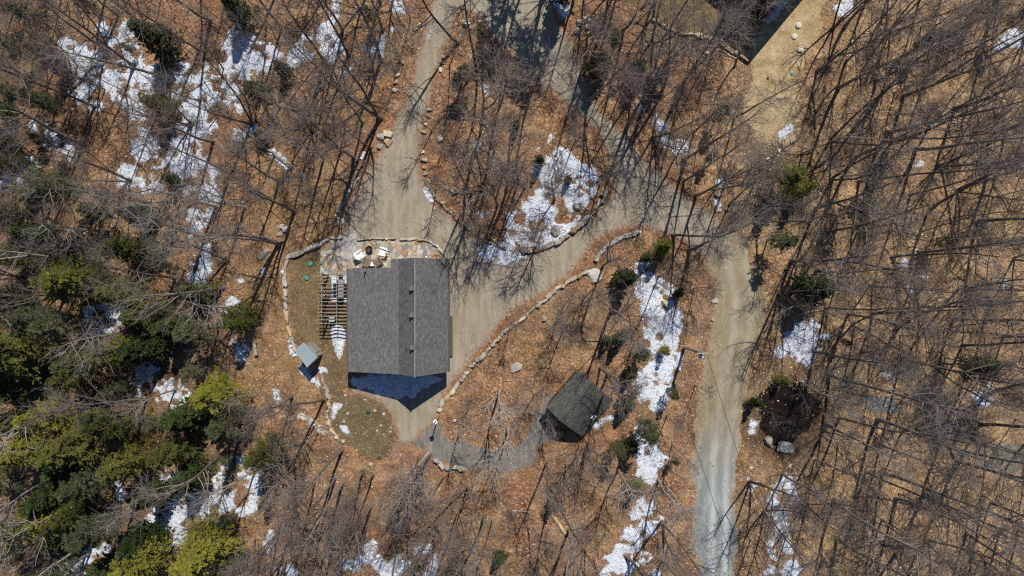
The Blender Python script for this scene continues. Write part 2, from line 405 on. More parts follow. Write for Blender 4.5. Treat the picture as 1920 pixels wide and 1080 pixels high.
M['deck'] = mat_wood('whitewashed_deck', (.52, .56, .60), (.64, .68, .72))
M['metal_roof'] = mat_plain('blue_grey_metal', (.265, .335, .345), .45, .5, .0, .06, 3)
M['white'] = mat_plain('white_paint', (.78, .78, .78), .6, .4, 0, .05)
M['black'] = mat_plain('black_iron', (.022, .026, .024), .6, .4, 0, .3)
M['green'] = mat_plain('green_plastic', (.018, .26, .17), .5, .4, 0, .15)
M['green_dark'] = mat_plain('dark_green_plastic', (.012, .07, .05), .5, .4, 0, .15)
M['teal'] = mat_plain('faded_teal_plastic', (.13, .25, .24), .6, .3, 0, .15)
M['concrete'] = mat_plain('pale_concrete', (.52, .50, .44), .9, .2, 0, .14, 5)
M['taupe'] = mat_plain('taupe_resin', (.185, .14, .095), .7, .3, 0, .15)
M['table_grey'] = mat_wood('grey_table_wood', (.20, .185, .16), (.29, .27, .235))
M['galv'] = mat_plain('galvanised_steel', (.42, .45, .47), .45, .5, .3, .1)
M['wire'] = mat_plain('cable_black', (.03, .03, .03), .6, .3)
M['blue'] = mat_plain('blue_paint', (.03, .07, .32), .5, .4)
M['yellow'] = mat_plain('yellow_plastic', (.62, .50, .03), .5, .4)
M['glass'] = mat_plain('window_glass', (.02, .025, .03), .08, .6)
M['cut_wood'] = mat_wood('fresh_split_wood', (.50, .33, .13), (.64, .46, .22))
mw = N('dark_water', .25, .3); M['water'] = mw.done(mw.mix(mw.mrange(mw.noise(mw.co(), 1.5, 5, .7), .35, .7), (.005, .004, .003), (.026, .017, .009)))
mi = N('wet_blue_ice', .35, .4); M['ice'] = mi.done(mi.mix(mi.mrange(mi.noise(mi.co(), 2, 5, .7), .35, .65), (.055, .070, .075), (.15, .18, .185)))
ml = N('lichen_ledge', .9, .2); M['ledge'] = ml.done(ml.mix(ml.mrange(ml.noise(ml.co(), 1.2, 6, .7), .35, .65), (.085, .078, .058), (.185, .175, .14)))
mf = N('fallen_leaf', .85, .25); M['leaf'] = mf.done(mf.attr('col'))

# ------------------------------------------------------------------ the ground plan (photo pixels)
DRIVE = [(792, -60), (808, 0), (797, 40), (786, 80), (775, 120), (762, 160), (748, 200), (732, 245), (714, 282), (692, 312), (668, 348), (652, 385), (645, 420), (640, 450), (700, 470), (760, 470), (830, 500),
         (790, 600), (780, 700), (700, 700), (650, 735), (660, 742), (700, 752), (725, 770), (738, 800), (742, 832), (770, 834), (790, 815), (812, 795), (822, 778), (828, 762), (850, 722), (885, 678), (930, 622), (962, 588), (1002, 560), (1058, 524), (1095, 485),
         (1120, 455), (1165, 430), (1200, 428), (1240, 440), (1290, 460), (1322, 490), (1340, 520), (1380, 560), (1430, 560), (1410, 480), (1360, 420), (1290, 365), (1240, 325), (1190, 270), (1147, 226), (1118, 190), (1098, 140), (1082, 90), (1066, 62), (1045, 35), (1020, -60)]
ISLAND = [(880, 22), (905, 45), (940, 85), (980, 128), (1022, 160), (1060, 200), (1108, 240), (1138, 290), (1148, 340), (1138, 372), (1100, 412), (1060, 440), (1010, 466), (975, 476), (945, 466), (908, 450), (872, 428), (842, 402), (815, 380), (800, 350), (791, 320), (790, 270), (797, 230), (806, 190), (816, 150), (830, 100), (846, 55), (862, 26)]
ROAD = [(1322, 490), (1336, 540), (1338, 600), (1328, 660), (1316, 720), (1306, 800), (1300, 900), (1302, 1000), (1303, 1090), (1302, 1160), (1380, 1160), (1378, 1080), (1379, 980), (1382, 900), (1392, 810), (1404, 720), (1420, 660), (1436, 600), (1438, 550), (1408, 478), (1380, 440), (1345, 470)]
PATH = [(812, 790), (850, 823), (885, 838), (930, 843), (965, 838), (988, 812), (1004, 768), (1030, 740), (1060, 760), (1040, 800), (1012, 848), (978, 878), (930, 884), (870, 878), (828, 862), (790, 842), (750, 832), (770, 810)]
LAWN = [(540, 484), (580, 474), (606, 460), (625, 470), (640, 500), (658, 560), (660, 700), (655, 735), (612, 712), (600, 680), (590, 660), (556, 648), (546, 620), (540, 580), (539, 520)]
BARE = [(612, 712), (655, 735), (700, 752), (725, 770), (740, 800), (744, 832), (730, 856), (700, 862), (668, 850), (644, 828), (622, 800), (618, 765), (620, 740)]
YARD = [(1392, -60), (1395, 110), (1404, 150), (1392, 200), (1402, 245), (1440, 270), (1478, 262), (1500, 230), (1505, 180), (1518, 120), (1540, 60), (1552, 0), (1560, -60)]
YARD2 = [(1140, -60), (1165, 0), (1200, 22), (1240, 42), (1290, 66), (1340, 80), (1392, 108), (1420, 60), (1400, -60)]
PATIO = [(598, 462), (614, 452), (632, 446), (646, 442), (642, 432), (668, 430), (675, 444), (668, 450), (735, 448), (775, 448), (805, 453), (824, 464), (838, 484), (842, 500), (730, 520), (670, 520), (650, 530), (600, 516)]
SHEETS = {}
def sheet(name, poly, m, zoff, hole=None, noise=.35, ns=1.0, step=.2, sm=True, extra=None):
    g = G(smooth(poly)) if sm else G(poly); a = np.array(g)
    x0, y0 = a.min(0) - 1; x1, y1 = a.max(0) + 1
    X, Y = np.meshgrid(np.arange(x0, x1, step), np.arange(y0, y1, step), indexing='ij')
    d = poly_sdf(X, Y, g)
    if hole is not None: d = np.minimum(d, -poly_sdf(X, Y, G(smooth(hole))))
    d = d + noise * 2 * (fbm(X, Y, ns, hash(name) % 97 if False else len(name), 3) - .5)
    f = np.clip(d * .25, -.12, zoff)
    Z = ground_z(X, Y) + f
    keep = (f > -.04); nx, ny = X.shape
    kc = keep[:-1, :-1] | keep[1:, :-1] | keep[:-1, 1:] | keep[1:, 1:]
    idx = np.arange(nx * ny).reshape(nx, ny)
    F = np.stack([idx[:-1, :-1][kc], idx[1:, :-1][kc], idx[1:, 1:][kc], idx[:-1, 1:][kc]], 1)
    used = np.unique(F); rm = np.full(nx * ny, -1); rm[used] = np.arange(len(used))
    at = {'edge': d.ravel()[used]}
    if extra: at.update({k: v.ravel()[used] for k, v in extra(X, Y).items()})
    me = new_mesh(name, np.stack([X, Y, Z], -1).reshape(-1, 3)[used], [rm[F]], [m], True, attrs=at)
    SHEETS[name] = g
    return tag(link(name, me), kind='structure')
W_SOUTH = [(822, 772), (834, 750), (850, 734), (870, 704), (905, 667), (945, 624), (975, 600), (1010, 571), (1045, 541), (1078, 521), (1097, 511)]
W_SOUTH2 = [(1113, 492), (1122, 480), (1135, 466), (1152, 453), (1170, 444), (1196, 434)]
# --- forest floor: one sheet out to the horizon, fine where the photo looks
def axis(a, b, st, far): return np.concatenate([-np.geomspace(far, b + 3, 12), np.arange(-b, b + st, st), np.geomspace(b + 3, far, 12)])
xs = axis(0, 56, .3, 1500); ys = axis(0, 34, .3, 1500)
X, Y = np.meshgrid(xs, ys, indexing='ij')
Z = ground_z(X, Y); Z[(abs(X) > 60) | (abs(Y) > 38)] = 0
pxx = X / PX + 960
tan = np.clip((pxx - 1330) / 200 + (fbm(X, Y, 9, 5) - .5) * 1.6, 0, 1)
rl = np.minimum(line_dist(X, Y, G([(a - 9, b - 9) for a, b in W_SOUTH])), line_dist(X, Y, G([(a - 9, b - 9) for a, b in W_SOUTH2])))
rl = np.minimum(rl, line_dist(X, Y, G([(1080, 512), (1113, 484)])))
ri = np.abs(poly_sdf(X, Y, G(smooth(ISLAND))))
rust = np.clip(1.3 - rl / .7, 0, 1) * .95; rust = np.maximum(rust, np.clip(1.1 - ri / .9, 0, 1) * .6)
rust = np.maximum(rust, np.clip(1.4 - np.hypot(X - gx(775), Y - gy(852)) / 2.0, 0, 1))
rust = np.maximum(rust, np.clip(fbm(X, Y, 7, 41) * 3 - 1.6, 0, .55) * (pxx < 1330))
dirt = np.zeros_like(X)
pyy = 540 - Y / PX
dark_floor_ = np.clip((470 - pxx) / 120, 0, 1) * np.clip((pyy - 480) / 120, 0, 1); dark_floor_ = np.maximum(dark_floor_, np.clip((200 - pxx) / 120, 0, 1) * .5); dark_floor_ = dark_floor_ * np.clip(fbm(X, Y, 3.5, 19, 3) * 2.2 - .3, 0, 1)
for cx_, cy_, r_ in ((1430, 290, 2.6), (1390, 400, 2.2), (1455, 395, 2.5), (1345, 560, 1.6), (1290, 60, 3), (1360, 720, 0), (1230, 75, 2.5), (1700, 690, 2.0), (1745, 790, 3.0), (1800, 800, 2.5), (1580, 690, 2)):
    dirt = np.maximum(dirt, np.clip(1.2 - np.hypot(X - gx(cx_), Y - gy(cy_)) / max(r_, .1), 0, .75))
dark_floor_ = np.maximum(dark_floor_, np.clip(1.9 - np.hypot((X - gx(1485)) / 3.6, (Y - gy(785)) / 3.9), 0, 1))
och_ = np.clip((660 - pxx) / 60, 0, 1) * np.clip((pxx - 430) / 80, 0, 1) * np.clip((pyy - 200) / 80, 0, 1) * np.clip((760 - pyy) / 80, 0, 1) * np.clip(fbm(X, Y, 3, 57, 3) * 2.4 - .3, 0, 1)
nx, ny = X.shape; idx = np.arange(nx * ny).reshape(nx, ny)
F = np.stack([idx[:-1, :-1].ravel(), idx[1:, :-1].ravel(), idx[1:, 1:].ravel(), idx[:-1, 1:].ravel()], 1)
tag(link('ground', new_mesh('ground', np.stack([X, Y, Z], -1), [F], [M['ground']], True, attrs={'tan': tan.ravel(), 'rust': rust.ravel(), 'dirt': dirt.ravel(), 'dark_floor': dark_floor_.ravel(), 'ochre': och_.ravel()})), kind='structure')
sheet('lawn', LAWN, M['lawn'], .012)
sheet('lawn', BARE, M['bare'], .014, noise=.6)
sheet('lawn', YARD, M['yard'], .012, noise=.9, ns=2.0)
sheet('lawn', YARD2, M['lawn'], .012, noise=.6, ns=2.0)
sheet('footpath', PATH, M['path'], .012, noise=.55)
sheet('driveway', DRIVE, M['gravel'], .024, hole=ISLAND, noise=.3)
_rl = np.array([(1320, 490), (1338, 560), (1336, 620), (1322, 690), (1310, 770), (1301, 860), (1302, 1200)], float); _rr = np.array([(1425, 490), (1438, 560), (1434, 620), (1412, 690), (1398, 770), (1386, 860), (1378, 1200)], float)
def road_extra(X, Y):
    py = 540 - Y / PX; px = X / PX + 960
    l = np.interp(py, _rl[:, 1], _rl[:, 0]); r = np.interp(py, _rr[:, 1], _rr[:, 0]); u = (px - l) / (r - l)
    rut = np.exp(-((u - .42) / .07) ** 2) + np.exp(-((u - .72) / .07) ** 2) * .8
    return {'cross': u, 'rut': np.clip(rut * (.6 + .8 * vnoise(X, Y, 2.5, 8)), 0, 1)}
sheet('dirt_road', ROAD, M['road'], .036, noise=.65, ns=2.4, extra=road_extra)
def patio_extra(X, Y):
    px = X / PX + 960; py = 540 - Y / PX
    return {'pale': np.clip(1.2 - np.maximum(np.abs(px - 659) / 18, np.abs(py - 455) / 30), 0, 1) ** .5}
sheet('flagstone_patio', PATIO, M['flag'], .05, noise=.10, step=.12, sm=False, extra=patio_extra)
sheet('pool', [(1440, 742), (1470, 728), (1505, 728), (1538, 752), (1545, 785), (1530, 812), (1500, 828), (1478, 842), (1458, 850), (1436, 846), (1428, 815), (1432, 775)], M['water'], .006, noise=1.6, ns=2.6)
sheet('frozen_puddle', [(1624, 745), (1650, 740), (1678, 752), (1690, 775), (1662, 778), (1630, 772)], M['ice'], .006, noise=.4)
sheet('rock_ledge', [(1828, 838), (1850, 830), (1890, 836), (1925, 838), (1930, 866), (1890, 886), (1850, 884), (1832, 862)], M['ledge'], .05, noise=.5)
sheet('rock_ledge', [(1722, 792), (1755, 790), (1775, 806), (1750, 822), (1728, 812)], M['ledge'], .03, noise=.5)

# ------------------------------------------------------------------ main house
def profile_roof(mb, prof, y0, y1, th=.16, col=(1, 1, 1)):
    """one slab per slope, profile (x,h) left to right, extruded along y"""
    for (xa, ha), (xb, hb) in zip(prof[:-1], prof[1:]):
        nxv = -(hb - ha); nz = xb - xa; L = math.hypot(nxv, nz); ox, oz = -nxv / L * th, -nz / L * th
        v = np.array([(xa, y0, ha), (xb, y0, hb), (xb, y1, hb), (xa, y1, ha), (xa, y0, ha - th), (xb, y0, hb - th), (xb, y1, hb - th), (xa, y1, ha - th)])
        mb.add(v, [np.array([(0, 1, 2, 3), (7, 6, 5, 4), (0, 4, 5, 1), (1, 5, 6, 2), (2, 6, 7, 3), (3, 7, 4, 0)])], col)
def rf(x, prof):
    xs_, hs_ = zip(*prof); return float(np.interp(x, xs_, hs_))
HP = [(-14.70, 2.9), (-9.83, 4.70), (-8.20, 6.40), (-5.67, 3.0)]
house = thing('house', 'grey-shingled house with an asymmetric roof beside the flagstone patio', 'house', (-10, -2.5, 0))
def HL(v): return (v[0] + 10, v[1] + 2.5, v[2])
HPl = [(x + 10, h) for x, h in HP]
mb = MB()
profile_roof(mb, [HPl[0], HPl[1]], -5.0, 4.26)
profile_roof(mb, [HPl[1], HPl[2], HPl[3]], -5.0, 5.05)
profile_roof(mb, [(-.55, rf(-.55, HPl)), HPl[1]], 4.26, 5.05)
roof = mb.build('roof', M['shingle'], house)
mb = MB(); mb.tube([(HPl[2][0], -5.02, HPl[2][1] + .005), (HPl[2][0], 5.07, HPl[2][1] + .005)], [.09, .09], 6); mb.build('ridge_cap', M['ridge'], roof)
for px, py in ((774, 540), (774, 590), (775, 650)):
    x = gx(px, 5.9); y = gy(py, 5.9); h = rf(x, HP)
    mb = MB(); mb.box((0, 0, .13), (.30, .30, .34)); mb.box((0, 0, .32), (.40, .42, .05), bev=.01)
    o = mb.build('roof_vent', M['shingle'], roof); o.location = HL((x, y, h))
x, y = gx(685, 3.6), gy(511, 3.6)
mb = MB(); mb.tube([(0, 0, -.1), (0, 0, .7)], [.055, .055], 10); mb.lathe([(.11, 0), (.09, .1)], (0, 0, -.02), 10)
o = mb.build('vent_pipe', M['black'], roof); o.location = HL((x, y, rf(x, HP)))
x, y = gx(762.5, 5.3), gy(652, 5.3)
mb = MB(); mb.tube([(0, 0, -.1), (0, 0, .32)], [.03, .03], 8); o = mb.build('vent_pipe', M['black'], roof); o.location = HL((x, y, rf(x, HP)))
for nm, x_, z_, y0_, y1_ in (('gutter', HPl[0][0] - .06, 2.80, -4.98, 4.24), ('gutter', HPl[3][0] + .06, 2.90, -4.98, 5.03)):
    mb = MB(); mb.box((x_, (y0_ + y1_) / 2, z_), (.11, y1_ - y0_, .11), bev=.02); mb.build(nm, M['dark_wood'], house)
# walls: two volumes under the roof slopes
mb = MB()
def wall_vol(x0, x1, y0, y1):
    xs_ = sorted({x0, x1} | {p[0] for p in HPl if x0 < p[0] < x1})
    bot = [(x, 0) for x in xs_]; top = [(x, rf(x, HPl) - .18) for x in xs_]
    ring = bot + top[::-1]; n = len(ring)
    V = np.array([(x, y0, z) for x, z in ring] + [(x, y1, z) for x, z in ring]); k = len(xs_)
    F = []
    for i in range(k - 1):
        for o_ in (0, n): F.append((i + o_, i + 1 + o_, n - 2 - i + o_, n - 1 - i + o_))
    for i in range(n): j = (i + 1) % n; F.append((i, j, j + n, i + n))
    mb.add(V, [np.array(F)])
wall_vol(-4.35, -.602, -4.6, 3.86); wall_vol(-.6, 4.0, -4.6, 4.65)
wall = mb.build('wall', M['siding'], house)
def window(parent, c, w, h, axis='x', out=1, frame='white'):
    t = .06
    mb = MB(); d = (w, t, h) if axis == 'y' else (t, w, h)
    mb.box(c, tuple(k * 1.0 for k in d), bev=.01)
    o = mb.build('window', M[frame], parent)
    mb = MB(); cc = list(c); cc[1 if axis == 'y' else 0] += out * .02
    mb.box(cc, (w - .16, t, h - .16) if axis == 'y' else (t, w - .16, h - .16)); mb.build('pane', M['glass'], o)
for yy in (-2.8, .2): window(house, (-4.38, yy, 1.5), 1.2, 1.1, 'x', -1)
for xx in (-2.6, .8, 2.6): window(house, (xx, -4.63, 1.5), 1.0, 1.1, 'y', -1)
window(house, (1.8, -4.63, 4.2), .9, 1.0, 'y', -1); window(house, (1.8, 4.68, 4.2), .9, 1.0, 'y', 1); window(house, (-2.8, 3.89, 1.5), 1.4, 1.1, 'y', 1)
mb = MB(); mb.box((3.0, 4.68, 1.05), (.95, .07, 2.05), bev=.01); dr = mb.build('door', M['dark_wood'], house)
mb = MB(); mb.lathe([(.03, 0), (.035, .03), (.02, .06)], (2.65, 4.73, 1.0), 8); mb.build('handle', M['galv'], dr)
# dark timber step along the right-hand wall
st = thing('timber_step', 'dark brown plank step along the right-hand wall of the grey house', 'step', (gx(842), gy(629), 0))
mb = MB()
for k in range(4): mb.box((-.22 + k * .17, 0, .34), (.155, 3.75, .04), bev=.005)
mb.build('tread', M['dark_wood'], st)
mb = MB(); mb.box((-.0, 0, .16), (.56, 3.6, .32)); mb.build('base', M['siding'], st)

# ------------------------------------------------------------------ pergola and what stands under it
pg = thing('pergola', 'dark open-raftered wooden pergola on the left side of the grey house', 'pergola', (-16.0, -1.6, 0))
x0, x1, zt = -17.55 + 16, -14.46 + 16, 2.45
k = 0
for yy in np.linspace(1.39, -3.2, 15):
    mb = MB(); mb.box(((x0 + x1) / 2, yy + 1.6, zt), (x1 - x0, .042, .14)); mb.build('rafter', M['rafter_wood'], pg)
for xx in (gx(602.5, 2.4) + 16, gx(631, 2.4) + 16 - .0):
    mb = MB(); mb.box((xx, .70, zt - .155), (.05, 4.9, .16)); mb.build('beam', M['rafter_wood'], pg)
for yy in (1.2, -.95, -3.05):
    mb = MB(); mb.box((gx(602.5, 2.4) + 16, yy + 1.6, 1.09), (.14, .14, 2.18), bev=.01); mb.build('post', M['dark_wood'], pg)
dk = thing('deck', 'whitewashed plank deck under the table beside the pergola', 'deck', (gx(637.5), gy(541), 0))
mb = MB()
for k in range(14): mb.box((0, -1.12 + k * .172, .10), (1.56, .155, .05), bev=.006)
mb.build('boards', M['deck'], dk)
mb = MB(); mb.box((0, 0, .04), (1.45, 2.2, .07)); mb.build('joists', M['dark_wood'], dk)
tb = thing('dining_table', 'long grey slatted outdoor table standing on the whitewashed deck', 'table', (gx(637.5, .8), gy(541, .8), .125))
mb = MB()
for k in range(5): mb.box((0, -.66 + k * .33, .74), (.64, .30, .04), bev=.01)
mb.build('tabletop', M['table_grey'], tb)
for sx in (-.25, .25):
    for sy in (-.72, .72):
        mb = MB(); mb.box((sx, sy, .36), (.07, .07, .72)); mb.build('leg', M['dark_wood'], tb)
def chair(x, y, rz, label, z=.125):
    c = thing('dining_chair', label, 'chair', (x, y, z), rz, 'dark chairs round the outdoor table')
    mb = MB(); mb.box((0, 0, .44), (.40, .40, .035), bev=.01); mb.build('seat', M['black'], c)
    mb = MB()
    for k in range(4): mb.box((-.15 + k * .1, -.20, .68), (.04, .025, .46), tilt=-.12)
    mb.box((0, -.235, .90), (.40, .03, .06)); mb.build('backrest', M['black'], c)
    for sx in (-.17, .17):
        for sy in (-.17, .17):
            mb = MB(); mb.box((sx, sy, .21), (.03, .03, .42)); mb.build('leg', M['black'], c)
tx, ty = gx(637.5, .8), gy(541, .8)
for (dx, dy, rz, lb) in ((0, 1.02, math.pi, 'dark slatted chair at the patio end of the grey outdoor table'), (0, -1.02, 0, 'dark slatted chair at the lower end of the grey outdoor table'),
        (-.5, .3, -math.pi / 2, 'dark chair on the left of the grey outdoor table, nearer the patio'), (-.5, -.4, -math.pi / 2, 'dark chair on the left of the grey outdoor table, lower of two'),
        (.5, .3, math.pi / 2, 'dark chair between the grey outdoor table and house, nearer the patio'), (.5, -.4, math.pi / 2, 'dark chair between the grey outdoor table and house, lower of two')):
    chair(tx + dx, ty + dy, rz, lb)
sb = thing('side_cabinet', 'small grey-topped outdoor cabinet under the pergola rafters above the snow', 'cabinet', (gx(622, .9), gy(599, .9), .0))
mb = MB(); mb.box((0, 0, .44), (.46, .36, .86), bev=.01); mb.build('body', M['black'], sb)
mb = MB(); mb.box((0, 0, .89), (.52, .42, .04), bev=.01); mb.build('top', M['galv'], sb)

# ------------------------------------------------------------------ fire pit circle
fp = thing('fire_pit', 'round black metal fire pit bowl on the flagstone patio', 'fire pit', (gx(692, .4), gy(467, .4), .05))
mb = MB(); mb.lathe([(.18, .12), (.24, .16), (.30, .36), (.315, .40), (.29, .41), (.275, .36), (.20, .26), (.02, .24)], (0, 0, 0), 28); mb.build('bowl', M['black'], fp, True)
for a in range(3):
    mb = MB(); mb.tube([(math.cos(a * 2.1) * .2, math.sin(a * 2.1) * .2, .2), (math.cos(a * 2.1) * .27, math.sin(a * 2.1) * .27, 0)], [.018, .018], 6); mb.build('leg', M['black'], fp)
def adirondack(px, py, aim, m, label, name='garden_chair', cat='chair'):
    x, y = gx(px, .4), gy(py, .4); rz = math.atan2(gy(aim[1], .4) - y, gx(aim[0], .4) - x) - math.pi / 2
    c = thing(name, label, cat, (x, y, .05), rz, 'garden chairs round the fire pit')
    mb = MB()
    for k in range(6): mb.box((0, -.16 + k * .085, .30 + k * .018), (.50, .075, .025), tilt=.2)
    mb.build('seat', M[m], c)
    mb = MB()
    for k in range(5):
        a = (k - 2) * .115; mb.box((a, -.33, .62 - abs(k - 2) * .02), (.105, .025, .74 - abs(k - 2) * .05), tilt=.38)
    mb.build('backrest', M[m], c)
    for s in (-1, 1):
        mb = MB(); mb.box((s * .33, .0, .56), (.14, .70, .028), bev=.01); mb.build('armrest', M[m], c)
        mb = MB(); mb.box((s * .29, .28, .27), (.045, .09, .55)); mb.build('leg', M[m], c)
        mb = MB(); mb.box((s * .25, -.12, .2), (.035, .85, .10), tilt=.25); mb.build('leg', M[m], c)
adirondack(675, 478, (692, 467), 'white', 'white garden chair to the left of the black fire pit')
adirondack(718, 472, (692, 465), 'white', 'white garden chair to the right of the black fire pit')
adirondack(688, 491, (693, 466), 'taupe', 'brown garden chair to the left of the small square white table')
adirondack(708, 490, (693, 466), 'taupe', 'brown garden chair to the right of the small square white table')
wt = thing('side_table', 'small square white table between the two brown garden chairs', 'table', (gx(697.5, .45), gy(495, .45), .05))
mb = MB()
for k in range(4): mb.box((-.15 + k * .1, 0, .45), (.09, .38, .025), bev=.005)
mb.build('tabletop', M['white'], wt)
for sx in (-.15, .15):
    for sy in (-.15, .15):
        mb = MB(); mb.box((sx, sy, .22), (.035, .035, .43)); mb.build('leg', M['white'], wt)
for px, py, lb in ((671, 501, 'small white globe light by the house wall left of the brown chairs'), (712, 501, 'small white globe light by the house wall right of the brown chairs'), (799, 482, 'small white globe light above the upper edge of the house roof')):
    g_ = thing('path_light', lb, 'path light', (gx(px, .4), gy(py, .4), .05))
    mb = MB(); mb.tube([(0, 0, 0), (0, 0, .3)], [.02, .02], 6); mb.build('stake', M['black'], g_)
    mb = MB(); mb.lathe([(.02, .28), (.08, .32), (.10, .38), (.08, .44), (.02, .47)], (0, 0, 0), 14); mb.build('globe', M['white'], g_, True)

# ------------------------------------------------------------------ lids set in the lawns
def lid(px, py, r, m, label, name='access_lid', cat='lid', h=.10):
    g_ = thing(name, label, cat, (gx(px), gy(py), .01))
    mb = MB(); mb.lathe([(r, 0), (r, h * .6), (r * .96, h), (r * .55, h * 1.25), (.01, h * 1.3)], (0, 0, 0), 26); c_ = mb.build('cover', M[m], g_, True)
    mb = MB()
    for a in range(4): mb.box((math.cos(a * 1.571) * r * .62, math.sin(a * 1.571) * r * .62, h * 1.25), (.05, .05, .03))
    mb.lathe([(r * .34, h * 1.2), (r * .32, h * 1.42), (.01, h * 1.42)], (0, 0, 0), 16); mb.build('knob', M[m], g_)
lid(582, 495, .235, 'green', 'bright green round lid in the lawn, upper and larger of two'); lid(575.5, 522, .21, 'green', 'bright green round lid in the lawn, lower of the two')
lid(602.5, 493, .18, 'teal', 'faded teal round lid at the left edge of the flagstone patio')
lid(690.5, 772, .20, 'green_dark', 'dark green round lid on the bare lawn below the house'); lid(711.5, 857.5, .15, 'green_dark', 'small dark green lid at the leafy bottom edge of the bare lawn')
lid(1496.5, 48.5, .29, 'concrete', 'pale round concrete lid, topmost of three on the straw lawn', 'concrete_lid', h=.16)
lid(1489, 69, .27, 'concrete', 'pale round concrete lid, middle one of three on the straw lawn', 'concrete_lid', h=.12)
lid(1499.5, 93.5, .29, 'concrete', 'pale round concrete lid, lowest of three on the straw lawn', 'concrete_lid', h=.18)
lid(1484, 138, .18, 'teal', 'small teal cap on the straw lawn below the three concrete lids'); lid(1439.5, 147, .13, 'green_dark', 'small dark cap on the straw lawn left of the teal cap')

# ------------------------------------------------------------------ metal-roofed shed
shd = thing('shed', 'small wooden shed with a blue-grey metal roof left of the house', 'shed', (0, 0, 0))
Wc, Nc, Ec, Sc = P(552, 657.5, 3.05), P(569.3, 641.5, 3.05), P(595.7, 669.3, 2.5), P(575.6, 689.4, 2.5)
ctr = (Wc + Nc + Ec + Sc) / 4; shd.location = (ctr[0], ctr[1], 0); off = np.array((ctr[0], ctr[1], 0))
Q = np.array([Wc, Nc, Ec, Sc]) - off; Q[2:, 2] = 2.5
mb = MB(); V = np.concatenate([Q, Q - (0, 0, .09)])
mb.add(V, [np.array([(3, 2, 1, 0), (4, 5, 6, 7), (0, 1, 5, 4), (1, 2, 6, 5), (2, 3, 7, 6), (3, 0, 4, 7)])])
shr = mb.build('roof', M['metal_roof'], shd)
mb = MB()
for t in (.0, 1.0):
    t = .02 + t * .96; a = Q[0] * (1 - t) + Q[1] * t; b = Q[3] * (1 - t) + Q[2] * t; mb.tube([a + (0, 0, .012), b + (0, 0, .012)], [.018, .018], 5)
mb.build('seam', M['metal_roof'], shr)
c4 = Q.mean(0); B = c4 + (Q - c4) * .80; B[:, 2] = Q[:, 2] - .12
V = np.concatenate([np.c_[B[:, :2], np.zeros(4)], B]); mb = MB()
mb.add(V, [np.array([(3, 2, 1, 0), (4, 5, 6, 7), (0, 1, 5, 4), (1, 2, 6, 5), (2, 3, 7, 6), (3, 0, 4, 7)])])
mb.build('wall', M['weathered'], shd)
e0, e1 = B[2], B[1]; dcen = e0 * .5 + e1 * .5; an = math.atan2(e1[1] - e0[1], e1[0] - e0[0])
nrm_ = np.array((-math.sin(an), math.cos(an), 0)); nrm_ = nrm_ if np.dot(nrm_, dcen - c4) > 0 else -nrm_
mb = MB(); mb.box((dcen[0] + nrm_[0] * .02, dcen[1] + nrm_[1] * .02, .95), (.75, .07, 1.85), an, bev=.01); dr = mb.build('door', M['weathered'], shd)

# ------------------------------------------------------------------ small cabin
cb = thing('cabin', 'small dark-shingled cabin with an asymmetric roof in the leafy wood', 'cabin', (gx(1084), gy(750), 0), math.atan2(gy(0) - gy(66), gx(50) - gx(0)) - math.pi / 2 + math.pi * 0)
# local y runs along the ridge; local x across, negative to the upper left
ang = math.atan2(.75, .66) - math.pi / 2; cb.rotation_euler = (0, 0, ang)
CP = [(-2.25, 2.8), (-.7, 3.8), (.45, 3.12), (2.25, 1.4)]
mb = MB(); profile_roof(mb, CP, -2.2, 2.2, .12); cr = mb.build('roof', M['cabin_shingle'], cb)
mb = MB(); mb.tube([(-.7, -2.21, 3.8), (-.7, 2.21, 3.8)], [.05, .05], 6); mb.build('ridge_cap', M['cabin_shingle'], cr)
mb = MB()
xs_ = [-2.0, -.7, .45, 2.0]; bot = [(x, 0) for x in xs_]; top = [(x, rf(x, CP) - .14) for x in xs_]; ring = bot + top[::-1]; n = 8
V = np.array([(x, -1.9, z) for x, z in ring] + [(x, 1.9, z) for x, z in ring]); F = []
for i in range(3):
    for o_ in (0, n): F.append((i + o_, i + 1 + o_, n - 2 - i + o_, n - 1 - i + o_))
for i in range(n): F.append((i, (i + 1) % n, (i + 1) % n + n, i + n))
mb.add(V, [np.array(F)]); mb.build('wall', M['siding'], cb)
sk = P(1114, 784, 2.4) - np.array((cb.location.x, cb.location.y, 0)); ca, sa = math.cos(-ang), math.sin(-ang)
skx, sky_ = sk[0] * ca - sk[1] * sa, sk[0] * sa + sk[1] * ca
skz = rf(skx, CP); sl = math.atan2(3.12 - 1.4, 1.8)
mb = MB(); mb.box((0, 0, .03), (.44, .44, .10), bev=.01); o = mb.build('skylight', M['white'], cr); o.location = (skx, sky_, skz); o.rotation_euler = (0, sl, 0)
mb = MB(); mb.box((0, 0, .075), (.24, .24, .03)); p_ = mb.build('pane', M['glass'], cr); p_.location = (skx, sky_, skz); p_.rotation_euler = (0, sl, 0); p_.name = 'skylight_pane'
mb = MB(); mb.box((.3, -1.93, 1.0), (.8, .07, 1.95), bev=.01); mb.build('door', M['dark_wood'], cb)
window(cb, (2.03, 0, .95), 1.0, .7, 'x', 1, 'white'); window(cb, (-2.03, 0, 1.5), 1.0, .8, 'x', -1, 'white')

# ------------------------------------------------------------------ neighbour's house, mostly out of frame
nbx, nby = gx(1428), gy(38); na = math.atan2(.77, .64)
nh = thing('house', 'brown-sided house corner cut off at the top right edge of the photo', 'house', (nbx, nby, 0), na)
